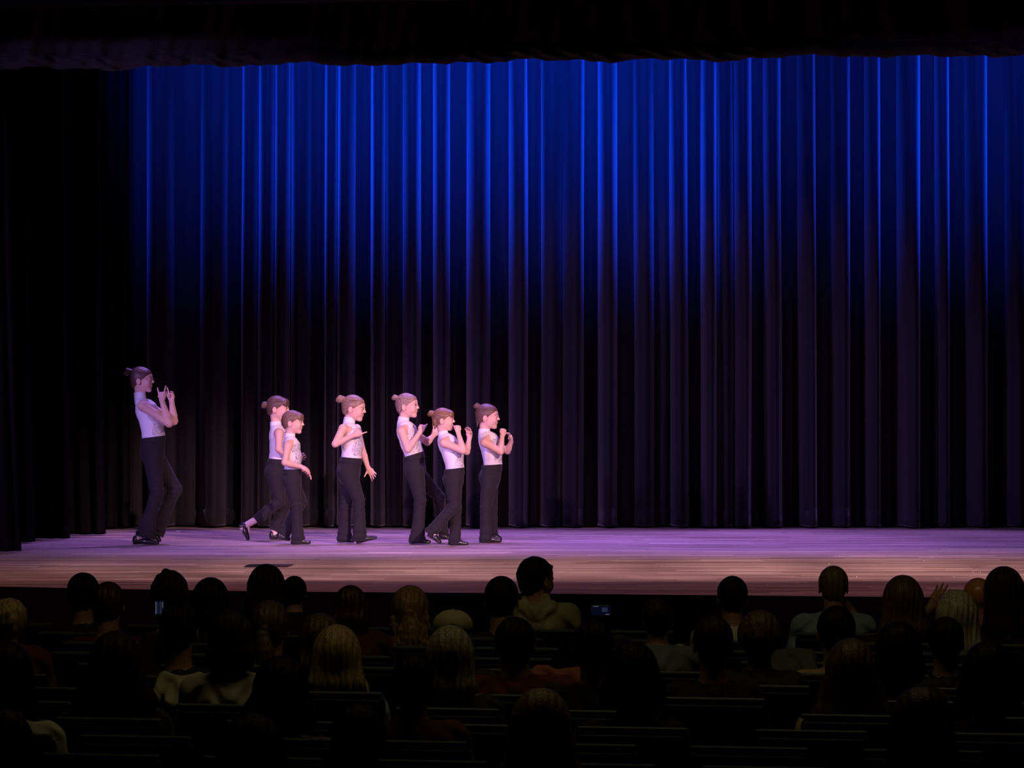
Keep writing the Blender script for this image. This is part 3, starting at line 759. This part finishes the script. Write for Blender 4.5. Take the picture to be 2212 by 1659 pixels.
# ------------------------------------------------------------------ auditorium seats
SEATC = mat('seat_cloth', (.008, .008, .009), .9)
SEATP = mat('seat_plastic', (.010, .011, .013), .5, spec=.25)
EDGE_HILITE = mat('seat_edge_highlight', (.10, .115, .10), .45, spec=.4)  # pale colour paints the highlight along the seat-back tops
def rbox(name, x0, x1, y0, y1, z0, z1, m, par, bev=.02):
    return box(name, x0, x1, y0, y1, z0, z1, m, par, bev)
def seat_proto():
    r = empty('auditorium_seat', (0, 0, -1), 'x', 'seat', 'auditorium seats in slanting rows')
    rbox('backrest', -.235, .235, -.03, .05, .42, .915, SEATC, r, .03)
    o = rbox('top_edge_highlight', -.232, .232, -.047, -.012, .915, .937, EDGE_HILITE, r, .01)
    rbox('back_shell', -.225, .225, -.06, -.032, .36, .905, SEATP, r, .012)
    rbox('seat_pan', -.23, .23, .06, .46, .35, .432, SEATC, r, .03)
    for sx in (-1, 1): rbox('armrest', sx * .292 - .028 if sx > 0 else -.30, sx * .292 + .012 if sx > 0 else -.268, .03, .36, .60, .635, SEATP, r, .012)
    rbox('leg', -.04, .04, .1, .2, .03, .37, SEATP, r, .01)
    rbox('foot_plate', -.10, .10, .05, .25, .0, .028, SEATP, r, .008)
    return r
ROW0 = 11.55; PITCH = .8; NROW = 15
def rowZ(i, X): return ROW0 + PITCH * i - RS * X
def rows_lab(i):
    w = ['row nearest the camera'] + [n_ + ' row from the camera' for n_ in ('second', 'third', 'fourth', 'fifth', 'sixth', 'seventh', 'eighth', 'ninth')] + [n_ + ' row from the stage' for n_ in ('sixth', 'fifth', 'fourth', 'third', 'second')] + ['front row by the stage']
    return w[i]
OCC = []
# ------------------------------------------------------------------ audience
def spectator(K):
    """seen from behind; K: px (x of head), py (top of the hair), w (hair width px), hair style, colours, label"""
    x, yt, wp = K['x'], K['y'], K['w']
    def xr(i):
        X = 0.
        for _ in range(4): X = (x - 1106) * (rowZ(i, X) + .22) / F
        return X
    best = min([i for i in range(NROW) if all(j != i or abs(X2 - xr(i)) > .52 for j, X2 in OCC)],
               key=lambda i: abs(rowZ(i, xr(i)) + .22 - (CH - (-1 + K.get('ht', 1.27))) * F / (yt - HY)))
    X = xr(best); OCC.append((best, X))
    Zh = rowZ(best, X) + .22
    org = np.array((X, Zh, -1.0)); ps = Zh / F
    root = empty('person', tuple(org), K['label'], 'person')
    top = CH - (yt - HY) * ps + 1.0               # head top above the floor
    st = K['style']; wm = wp * ps
    thick = {'short': .008, 'bald': 0., 'cap': .008, 'flat': .014, 'long': .018, 'bob': .018, 'pony': .014, 'curly': .03, 'updo': .022}[st]
    q = K.get('q', np.clip((wm / 2 - thick) / .077, .80, 1.22))
    yaw = K.get('yaw', 0); tilt = K.get('tilt', 0)
    hc = np.array((0, 0, top - .105 * q - thick + .002))
    R = np.array(Matrix.Rotation(math.radians(90 - yaw), 3, 'Z') @ Matrix.Rotation(math.radians(tilt), 3, 'X') @ Matrix.Rotation(math.radians(K.get('pitch', 2)), 3, 'Y'))
    Hd = lambda f, l, u: hc + R @ np.array((f, l, u))
    sw = K.get('sw', .185) * (q ** .5); zs = hc[2] - (.185 if K.get('kid') is None else .17) * q
    if K.get('zs'): zs = CH - (K['zs'] - HY) * ps + 1.0
    h = .0085
    s = Sculpt(); sculpt_head(s, Hd, R, q)
    sh = [np.array((sg * sw * .82, -.01, zs - .035)) for sg in (-1, 1)]
    s.cone(Hd(-.015 * q, 0, -.06 * q), (0, -.02, zs), .052 * q, .055 * q, .03)
    s.cone((0, -.02, zs - .10), (0, .01, .52), .10, .11, .05, 1.45, 1.35, lat=(1, 0, 0))
    arms = []
    for n_, sg in enumerate((-1, 1)):
        s.cone((0, -.02, zs - .02), sh[n_], .055, .052, .05)
        A = K.get('arm_r' if sg > 0 else 'arm_l')
        if A:
            el = np.array(W(A[0], A[1], Zh + A[2])) - org; wr = np.array(W(A[3], A[4], Zh + A[5])) - org; hd = np.array(W(A[6], A[7], Zh + A[5])) - org
        else:
            el = np.array((sg * (sw + .03), .06, zs - .28)); wr = np.array((sg * .10, .24, max(.56, zs - .42))); hd = wr + np.array((-sg * .06, .09, -.01))
        s.cone(sh[n_], el, .048, .040, .03); s.cone(el, wr, .040, .027, .012)
        hand(s, wr, hd - wr, (A[8] if A and len(A) > 8 else (0, .2, -1)), -sg, (RX,) * 4, .18)
        arms.append((sh[n_], el, wr, bool(A) and K.get('bare', True)))
    for sg in (-1, 1):
        s.cone((sg * .08, 0, .52), (sg * .11, .40, .53), .075, .06, .04); s.cone((sg * .11, .40, .52), (sg * .11, .42, .12), .055, .04, .02)
    body = sm_obj('body', s, h, mat('skin_audience_orange_shine', (.75, .30, .11), .3, spec=.7) if st == 'bald' else mat('skin_audience', (.50, .27, .17), .5, spec=.4), root)  # orange shine of the bald crown is put into the skin colour
    # ---- clothes
    shirt = mat('shirt_' + K['shirt'][0], K['shirt'][1], .85, sheen=.1, vary=((7, 7, 7), .25))
    s = Sculpt(); g = .016
    s.cone((0, -.02, zs - .10), (0, .01, .48), .10 + g, .11 + g, .05, 1.42, 1.35, lat=(1, 0, 0))
    for (a_, el, wr, bare), sg in zip(arms, (-1, 1)):
        s.cone((0, -.02, zs - .025), a_, .060 + g, .055 + g, .05)
        s.cone(a_, el, .054 + g, .044 + g, .03)
        if not bare: s.cone(el, wr, .044 + g, .030 + g, .012)
    s.cone((0, -.02, zs - .03), (0, -.01, zs + .035), .066, .060, .02, 1.1, 1.1, lat=(1, 0, 0), cap=True)
    if K.get('hood'):
        s.cone((-.09, -.07, zs + .02), (.0, -.115, zs - .02), .035, .045, .02).cone((.0, -.115, zs - .02), (.09, -.07, zs + .02), .045, .035, .02)
        s.cone((-.05, -.03, zs + .065), (.05, -.03, zs + .065), .035, .035, .02).cone((0, .03, zs + .02), (0, .02, zs + .08), .065, .062, .02)
    def wr_(V):
        n_ = V.copy(); a_ = np.arctan2(V[:, 1], V[:, 0])
        d_ = .006 * np.sin(V[:, 2] * 55 + 3 * np.sin(a_ * 3 + V[:, 0] * 9)) + .004 * np.sin(V[:, 0] * 60 + V[:, 2] * 30)
        n_[:, 1] += d_; n_[:, 2] += .4 * d_; return n_
    sm_obj('shirt', s, h, shirt, body, post=wr_)
    s = Sculpt()
    for sg in (-1, 1):
        s.cone((sg * .08, 0, .52), (sg * .11, .41, .53), .088, .072, .04); s.cone((sg * .11, .41, .52), (sg * .11, .43, .06), .068, .06, .02)
    sm_obj('trousers', s, .013, mat('audience_denim', (.02, .022, .03), .9), body)
    for sg in (-1, 1):
        s = Sculpt(); s.cone((sg * .11, .41, .05), (sg * .12, .50, .035), .045, .035, .02).cut((0, 0, .006), (0, 0, 1))
        sm_obj('shoe', s, .013, SHOE, body)
    # ---- hair
    if st != 'bald':
        nmh = K['hair'][0]; col = K['hair'][1]
        hm = mat('hair_' + nmh, col, .5, spec=.5 if max(col) > .05 else .12, vary=((95, 95, 9), .42), bump=((95, 95, 9), .7, .006))
        s = Sculpt(); th = thick
        s.ell(Hd(-.011 * q, 0, .022 * q + (.004 if st == 'flat' else 0)), (.089 * q + th, .073 * q + th, .082 * q + th), 0, R.T)
        if st in ('short', 'flat', 'cap', 'pony', 'updo', 'curly'):
            s.ell(Hd(-.035 * q, 0, -.030 * q), (.054 * q + th * .5, .056 * q + th * .5, .055 * q), .02, R.T)
        if st == 'curly' or st == 'updo':
            rr = random.Random(int(x))
            for _ in range(60):
                v = nrm([rr.gauss(-.35, 1), rr.gauss(0, 1), rr.gauss(.5, 1)])
                p = np.array((-.012, 0, .018)) * q + v * (np.array((.080, .066, .074)) * q + th * .72)
                s.ell(Hd(*p), (rr.uniform(.014, .025),) * 3, .006)
            if st == 'updo':
                for dx, dz, r_ in ((-.016, .030, .022), (.022, .036, .026), (0, .012, .03), (-.035, .008, .022)): s.ell(Hd(-.02, dx, .085 * q + dz), (r_, r_, r_ * .8), .004)
        if K.get('spike'):
            
            rr = random.Random(int(x) + 1)
            for i in range(70):
                v = nrm([rr.gauss(-.1, 1), rr.gauss(0, 1), rr.gauss(.6, .8)])
                p = np.array((-.012, 0, .020)) * q + v * np.array((.088, .072, .082)) * q
                e_ = p + v * rr.uniform(.002, .012) + np.array((.016, rr.uniform(-.016, .016), -.010))
                s.cone(Hd(*p), Hd(*e_), .013, .006, .004)
        a = Hd(.074 * q, 0, .066 * q); b = Hd(-.012 * q, 0, -.022 * q)
        dl = nrm(a - b); nn = np.cross(dl, R[:, 1]); nn = nn if nn[2] > 0 else -nn
        if st in ('long', 'bob'):
            fl = R[:, 0]; s.cut(Hd(.045 * q, 0, 0), -fl, .02)
            Ln = K.get('len', .30 if st == 'long' else .17); ww = K.get('lw', wm / 2)
            bz = hc[2] - Ln
            p0 = Hd(-.028 * q, 0, .0); p1 = np.array((K.get('sway', 0), -.070, bz + .03)) + np.array((hc[0], 0, 0))
            t2 = (p0 + p1) / 2 + np.array((0, -.012, 0))
            s.cone(p0, t2, .074 * q, .058, .03, (.075 * q + th) / (.074 * q), ww / .058, lat=(1, 0, 0))
            s.cone(t2, p1, .058, .034, .03, ww / .058, ww * (.80 if st == 'long' else .95) / .034, lat=(1, 0, 0), cap=True)
        else:
            s.cut(b, nn, .006)
        if K.get('wavy'):
            rr = random.Random(int(x) + 5)
            for i in range(26):
                xx = rr.uniform(-1, 1) * wm * .42; z0_ = hc[2] - rr.uniform(.0, .12); pz = None
                for j in range(7):
                    p = np.array((xx + .014 * math.sin(j * 1.7 + i), -.075 + .02 * (xx / .1) ** 2 - .006 * math.cos(j * 1.7 + i), z0_ - j * .035))
                    if pz is not None: s.cone(pz, p, .012, .011, .004)
                    pz = p
        def strand(V):
            xx = V[:, 0] - hc[0]; d_ = .0035 * np.sin(xx * 210 + 2 * np.sin(V[:, 2] * 14)) + .0025 * np.sin(xx * 95 + V[:, 2] * 9 + 1)
            n_ = V.copy(); back = np.clip((.03 - V[:, 1]) / .05, 0, 1); n_[:, 1] -= d_ * back
            return n_
        ho = sm_obj('hair', s, .0072, hm, body, post=strand)
        if st == 'pony':
            s = Sculpt(); b0 = Hd(-.098 * q, K.get('px', 0), .005 * q)
            s.ell(b0, (.02, .02, .02), .004); Ln = K.get('len', .28); prev = b0
            for j in range(1, 9):
                u_ = j / 8; p = b0 + np.array((.012 * math.sin(u_ * 5 + x), -.03 * math.sin(u_ * 3.1), -Ln * u_))
                wv_ = K.get('ponyw', .035) * (math.sin(min(1, u_ * 1.3) * math.pi * .72) * .8 + .35)
                s.cone(prev, p, wv_ if j > 1 else .016, wv_, .01, 1.2, 1.2, lat=(1, 0, 0)); prev = p
            if K.get('wavy'):
                rr = random.Random(2)
                for i in range(22):
                    xx = rr.uniform(-1, 1) * .05; pz = None
                    for j in range(8):
                        p = b0 + np.array((xx * (j / 3 + .4) * .7 + .011 * math.sin(j * 2 + i), -.030 - .008 * math.cos(j * 2 + i), -.035 * j - rr.uniform(0, .008)))
                        if pz is not None: s.cone(pz, p, .009, .008, .003)
                        pz = p
            po = sm_obj('ponytail', s, .006, hm, ho)
            s = Sculpt(); s.cone(b0 + np.array((0, .008, .006)), b0 + np.array((0, -.010, -.010)), .021, .021, .003)
            sm_obj('hair_tie', s, .005, mat('hair_tie', (.12, .08, .05), .7), po)
        if st == 'cap':
            s = Sculpt(); cm = mat('cap_twill', (.50, .42, .24), .8)
            s.ell(Hd(-.010 * q, 0, .040 * q), (.103 * q, .088 * q, .070 * q), 0, R.T)
            s.cut(Hd(0, 0, .020 * q), nrm(R[:, 2] + .0 * R[:, 0]), .004)
            s.ell(Hd(-.105 * q, 0, .022 * q), (.02, .035, .022), .003, R.T, 's')
            s.ell(Hd(-.01 * q, 0, .110 * q), (.009, .009, .004), .001)
            cp = sm_obj('baseball_cap', s, .006, cm, body)
            s = Sculpt(); s.ell(Hd(.125 * q, 0, .018 * q), (.06, .07, .005), 0, R.T); sm_obj('cap_brim', s, .005, cm, cp)
    if K.get('glasses'):
        s = Sculpt()
        for sg in (-1, 1): s.cone(Hd(.085 * q, sg * .07 * q, .012 * q), Hd(-.012 * q, sg * .083 * q, .010 * q), .003, .003, 0)
        s.cone(Hd(.092 * q, -.07 * q, .012 * q), Hd(.092 * q, .07 * q, .012 * q), .003, .003, 0)
        sm_obj('glasses', s, .004, WIRE, body)
    if K.get('earring'):
        s = Sculpt(); c0 = Hd(-.008 * q, -.078 * q, -.042 * q)
        for i in range(10):
            a0, a1 = i * math.pi / 5, (i + 1) * math.pi / 5
            s.cone(c0 + .016 * np.array((0, math.cos(a0), math.sin(a0))), c0 + .016 * np.array((0, math.cos(a1), math.sin(a1))), .0028, .0028, 0)
        sm_obj('earring', s, .003, WIRE, body)
    if K.get('phone'):
        px_, py_, w, h_, dZ, lab, bars = K['phone']
        cc = np.array(W(px_, py_, Zh + dZ)); r = empty('phone', tuple(cc), lab, 'phone')
        box('phone_body', -w / 2, w / 2, 0, .009, -h_ / 2, h_ / 2, mat('phone_black', (.01, .01, .01), .3), r, .003)
        sc_ = box('screen', -w / 2 + .004, w / 2 - .004, -.0015, -.0002, -h_ / 2 + .004, h_ / 2 - .004, mat('screen_dark', (.01, .01, .02), .2, emit=((.04, .05, .2), .05)), r)
        for bx0, bx1, bz0, bz1, e_ in bars:
            box('lit_area', bx0, bx1, -.0035, -.0018, bz0, bz1, mat('screen_%d' % e_, (.1, .1, .1), .2, emit=((.30, .38, .9) if e_ < 9 else (.6, .7, .9), e_ / 100)), sc_)
    return root
BLK = ('black', (.012, .010, .009)); DKB = ('deep_brown', (.035, .020, .013)); MBR = ('mid_brown', (.11, .062, .032)); RDB = ('maroon_brown', (.060, .016, .012))
BLO = ('golden_blonde', (.46, .32, .14)); ABL = ('ash_blonde', (.36, .32, .19)); HON = ('honey_blonde', (.34, .20, .085)); PAL = ('pale_blonde_long', (.50, .46, .30)); GRY = ('greying_brown', (.20, .14, .08))
sB = ('black', (.012, .012, .014)); sG = ('dark_grey', (.03, .03, .032)); sR = ('dark_red', (.14, .022, .02)); sBei = ('beige', (.52, .46, .24)); sY = ('yellow', (.60, .40, .03)); sW = ('cream', (.60, .58, .40)); sMint = ('mint', (.36, .48, .38)); sBlue = ('light_blue', (.30, .42, .52)); sGB = ('grey_blue', (.16, .19, .22)); sTan = ('tan', (.42, .30, .14)); sMar = ('maroon', (.10, .016, .014)); sBro = ('brown', (.20, .09, .04))
AUD = [
 dict(x=180, y=1238, w=74, style='flat', hair=BLK, shirt=sB, label='person in black with squared-off dark hair, leftmost head outlined against the stage'),
 dict(x=234, y=1256, w=76, style='short', hair=RDB, shirt=sMar, label='person in maroon with short reddish-dark hair, right of the squared-off head'),
 dict(x=367, y=1232, w=86, style='updo', hair=DKB, shirt=sB, label='person with a curled updo of dark hair, seated by the small striped screen'),
 dict(x=455, y=1247, w=80, style='bob', hair=BLK, shirt=sB, label='person with a rounded black bob, right of the curled updo'),
 dict(x=576, y=1218, w=84, style='long', hair=DKB, shirt=sB, len=.26, label='tall-sitting person with long dark brown hair before the floor pocket lid'),
 dict(x=636, y=1244, w=56, style='short', hair=BLK, shirt=sB, q=.86, label='small person with short black hair tucked right of the tall long-haired one'),
 dict(x=757, y=1264, w=72, style='bob', hair=RDB, shirt=sMar, label='person with a maroon-brown bob, left of the half-up ponytail in yellow'),
 dict(x=886, y=1264, w=86, style='pony', hair=HON, shirt=sY, wavy=True, len=.30, sw=.20, label='person in a yellow top with half-up wavy honey blonde ponytail'),
 dict(x=1083, y=1244, w=84, style='short', hair=BLK, shirt=sB, label='person with round black hair, just left of the tall man in a beige hoodie'),
 dict(x=1158, y=1202, w=78, style='short', hair=BLK, shirt=sBei, hood=True, yaw=42, spike=True, sw=.20, zs=1316, label='tall man in a beige hoodie, dark tousled hair, head turned to the right'),
 dict(x=978, y=1316, w=84, style='cap', hair=GRY, shirt=sG, label='person in a beige baseball cap behind the wavy ponytail'),
 dict(x=972, y=1350, w=104, style='long', hair=ABL, shirt=sG, len=.30, wavy=True, label='person with long straggly ash blonde hair just behind the beige cap'),
 dict(x=728, y=1349, w=112, style='long', hair=BLO, shirt=sMint, len=.28, label='person in a mint top with straight blonde hair to the shoulders'),
 dict(x=692, y=1324, w=92, style='long', hair=MBR, shirt=sY, len=.26, label='person with brown hair right behind the straight blonde head'),
 dict(x=18, y=1292, w=84, style='curly', hair=BLO, shirt=sR, label='person with short curly blonde hair at the left picture edge'),
 dict(x=1582, y=1244, w=70, style='short', hair=BLK, shirt=sW, label='man with cropped black hair and a pale collar, alone right of centre'),
 dict(x=1800, y=1222, w=68, style='short', hair=GRY, shirt=sBlue, sw=.20, arm_r=(1862, 1362, .02, 1840, 1322, .06, 1826, 1300, (-1, .3, 0)), label='man in a light blue shirt with shiny greying hair, hand at his cheek'),
 dict(x=1950, y=1242, w=100, style='long', hair=MBR, shirt=sB, len=.34, arm_r=(1978, 1344, .05, 2012, 1312, .06, 2030, 1284, (0, 1, 0)), label='person with long brown hair raising a bare forearm on the right side'),
 dict(x=2066, y=1273, w=100, style='long', hair=PAL, shirt=sG, len=.36, label='person with long pale blonde hair beside the bald man'),
 dict(x=2112, y=1248, w=68, style='bald', hair=BLK, shirt=sG, arm_r=(2182, 1368, .02, 2160, 1338, .05, 2148, 1314, (-1, .2, 0)), label='bald man with a shining orange-lit crown and one arm raised to his ear'),
 dict(x=2168, y=1223, w=88, style='long', hair=DKB, shirt=sB, len=.40, label='person with very long dark brown hair at the far right edge'),
 dict(x=386, y=1302, w=92, style='short', hair=BLK, shirt=sB, glasses=True, arm_l=(328, 1390, .15, 338, 1402, .28, 341, 1382, (1, .3, 0)), bare=False, phone=(344, 1313, .05, .075, .30, 'small screen with pale vertical stripes below the curled updo', [(-.018, -.014, -.03, .03, 14), (-.008, -.005, -.03, .03, 5), (.002, .012, -.03, .03, 4), (.016, .019, .0, .03, 15)]), label='person with round black hair and glasses below the curled updo'),
 dict(x=500, y=1318, w=96, style='bob', hair=DKB, shirt=sW, label='person with a dark bob above the cream jacket on the seat'),
 dict(x=583, y=1296, w=92, style='pony', hair=MBR, shirt=sY, len=.34, px=.02, label='person with a long thin brown ponytail left of the blonde hair'),
 dict(x=250, y=1362, w=150, style='long', hair=DKB, shirt=sG, len=.34, lw=.17, label='large dark-haired person in left foreground with shoulder-wide brown hair'),
 dict(x=1112, y=1332, w=104, style='short', hair=BLK, shirt=sR, sw=.25, q=1.2, zs=1478, label='broad man in a dark red shirt with black hair at the centre'),
 dict(x=1168, y=1486, w=160, style='long', hair=HON, shirt=sBro, len=.34, label='person with long honey hair, nearest head at the bottom centre'),
 dict(x=1365, y=1384, w=130, style='bob', hair=BLK, shirt=sB, label='large black-haired person right of the draped red jacket'),
 dict(x=1282, y=1338, w=92, style='short', hair=BLK, shirt=sB, arm_r=(1335, 1400, .16, 1316, 1402, .27, 1308, 1385, (-1, .3, 0)), bare=False, phone=(1298, 1319, .095, .048, .29, 'small phone held sideways, filming the stage with a faint blue screen', [(.005, .03, -.006, .014, 5), (-.035, -.01, .018, .020, 18), (.02, .038, -.018, -.016, 22)]), label='person with short black hair filming with the lit phone'),
 dict(x=1420, y=1292, w=70, style='short', hair=DKB, shirt=sGB, label='person in a grey-blue shirt between the phone and the lone cropped man'),
 dict(x=1540, y=1330, w=92, style='short', hair=DKB, shirt=sB, label='dark-haired person behind the man with the pale collar, left of curls'),
 dict(x=1640, y=1318, w=100, style='curly', hair=MBR, shirt=sG, label='person with a ball of curly brown hair left of the light blue shirt'),
 dict(x=1806, y=1308, w=88, style='short', hair=BLK, shirt=sTan, earring=True, yaw=0, label='person with short black hair and hoop earring behind the light blue shirt'),
 dict(x=1838, y=1378, w=150, style='long', hair=MBR, shirt=sTan, len=.40, lw=.16, label='person in tan with very long brown hair in the right middle rows'),
 dict(x=2042, y=1332, w=84, style='short', hair=BLK, shirt=sB, label='person with short black hair covering part of the pale blonde hair'),
 dict(x=1940, y=1342, w=100, style='bob', hair=BLK, shirt=sMar, glasses=True, label='person with black bob and glasses below the raised forearm'),
 dict(x=893, y=1412, w=100, style='short', hair=BLK, shirt=sR, q=1.05, label='black-haired person in a red top left of the broad man'),
 dict(x=1990, y=1482, w=160, style='long', hair=RDB, shirt=sMar, len=.40, label='person with long dark red hair in the right foreground'),
 dict(x=2135, y=1384, w=130, style='bob', hair=BLK, shirt=sB, label='large black-haired person at the right edge, middle rows'),
 dict(x=607, y=1416, w=150, style='bob', hair=BLK, shirt=sBro, len=.20, label='large black bob left of centre, behind the straight blonde hair'),
 dict(x=545, y=1540, w=160, style='long', hair=DKB, shirt=sBro, len=.3, label='brown-haired person at the bottom edge, left of centre'),
 dict(x=775, y=1520, w=140, style='short', hair=BLK, shirt=sB, q=1.2, label='black-haired person at the bottom edge below the mint top'),
 dict(x=14, y=1384, w=120, style='bob', hair=BLK, shirt=sW, label='black-haired person in a cream striped shirt at the left edge'),
 dict(x=8, y=1530, w=130, style='bob', hair=DKB, shirt=sTan, label='brown-haired person in tan at the bottom left corner'),
]
for K in AUD: spectator(K)


# ------------------------------------------------------------------ things in the stalls
def row_at(x, y):
    """the seat back whose top edge shows nearest to this pixel"""
    Zt = (CH + .06) * F / (y - HY)
    def xr(i):
        X = 0.
        for _ in range(4): X = (x - 1106) * rowZ(i, X) / F
        return X
    i = min([i for i in range(NROW) if all(j != i or abs(X2 - xr(i)) > .5 for j, X2 in OCC)], key=lambda i: abs(rowZ(i, xr(i)) - Zt)); return i, xr(i)
def draped(name, x, y, wm, hm_, m, label, cat, seed):
    """garment thrown over a seat back, rests on its top edge"""
    i, X = row_at(x, y)
    OCC.append((i, X))
    c = np.array((X + .0, rowZ(i, X) - .01, -1 + .937 + .014)); rr = random.Random(seed); s = Sculpt()
    s.cone((-wm * .42, 0, .012), (wm * .42, 0, .008), .032, .032, .02)
    for k_ in range(7):
        xx = (k_ / 6 - .5) * wm * .95; s.cone((xx, rr.uniform(-.02, .01), rr.uniform(.005, .03)), (xx + rr.uniform(-.04, .04), -.095 - rr.uniform(0, .01), -hm_ * rr.uniform(.75, 1)), .034, .026, .02)
        s.cone((xx, 0, .01), (xx + rr.uniform(-.02, .02), .075, -.0), .034, .02, .02)
    V, Q = s.mesh(.007)
    V[:, 1] += .006 * np.sin(V[:, 0] * 60 + 4 * np.sin(V[:, 2] * 18)); V[:, 2] += .006 * np.sin(V[:, 0] * 38 + V[:, 1] * 50)
    o = mesh_obj(name, V, Q, m); o.location = tuple(c); o.rotation_euler = (0, 0, math.atan(-RS)); return tag(o, label, cat)
draped('red_jacket', 1225, 1450, .30, .09, mat('red_knit', (.42, .12, .08), .85), 'crumpled red jacket draped over a seat right of the broad man', 'jacket', 1)
draped('cream_jacket', 412, 1470, .26, .08, mat('cream_cloth', (.50, .46, .28), .85), 'crumpled cream jacket draped over a seat back at lower left', 'jacket', 2)
draped('patterned_scarf', 1452, 1492, .13, .07, mat('patterned_cloth', (.30, .36, .24), .85, vary=((60, 60, 60), .6)), 'small pale patterned scarf over a seat below the grey-blue shirt', 'scarf', 3)
draped('grey_coat', 1700, 1475, .24, .07, mat('grey_cloth', (.10, .10, .10), .85), 'rumpled grey coat over a seat left of the tan long-haired person', 'coat', 4)
# seats: one under every visitor, empty ones filling the rows between
seat0 = seat_proto(); used = False
ang = math.atan(-RS)
ordn = ['leftmost', 'second from the left', 'third from the left', 'fourth from the left', 'fifth from the left', 'sixth from the left', 'seventh from the left', 'eighth from the left', 'ninth from the left', 'tenth from the left', 'eleventh from the left', 'twelfth from the left', 'thirteenth from the left', 'fourteenth from the left']
for i in range(NROW):
    Zc_ = ROW0 + PITCH * i; half = 1106 * Zc_ / F + .3
    xs = sorted(X for j, X in OCC if j == i)
    if i == 7: fixed = 0.
    pts = [-half - .6] + xs + [half + .6]; out = list(xs)
    for a_, b_ in zip(pts, pts[1:]):
        n_ = int(round((b_ - a_) / .60)); 
        if n_ > 1 and (b_ - a_) / n_ < .565: n_ -= 1
        for k_ in range(1, n_): out.append(a_ + (b_ - a_) * k_ / n_)
    out = sorted(v for v in out if abs(v) < half + .25)
    for k_, X in enumerate(out):
        if not used: r = seat0; used = True
        else:
            r = seat0.copy(); C.objects.link(r)
            for ch in seat0.children:
                c = ch.copy(); C.objects.link(c); c.parent = r
        r.location = (X, rowZ(i, X), -1.0); r.rotation_euler = (0, 0, ang)
        r['label'] = 'dark highlight-edged auditorium seat, ' + ordn[k_] + ' in the ' + rows_lab(i)
        r['group'] = 'auditorium seats in the ' + rows_lab(i)
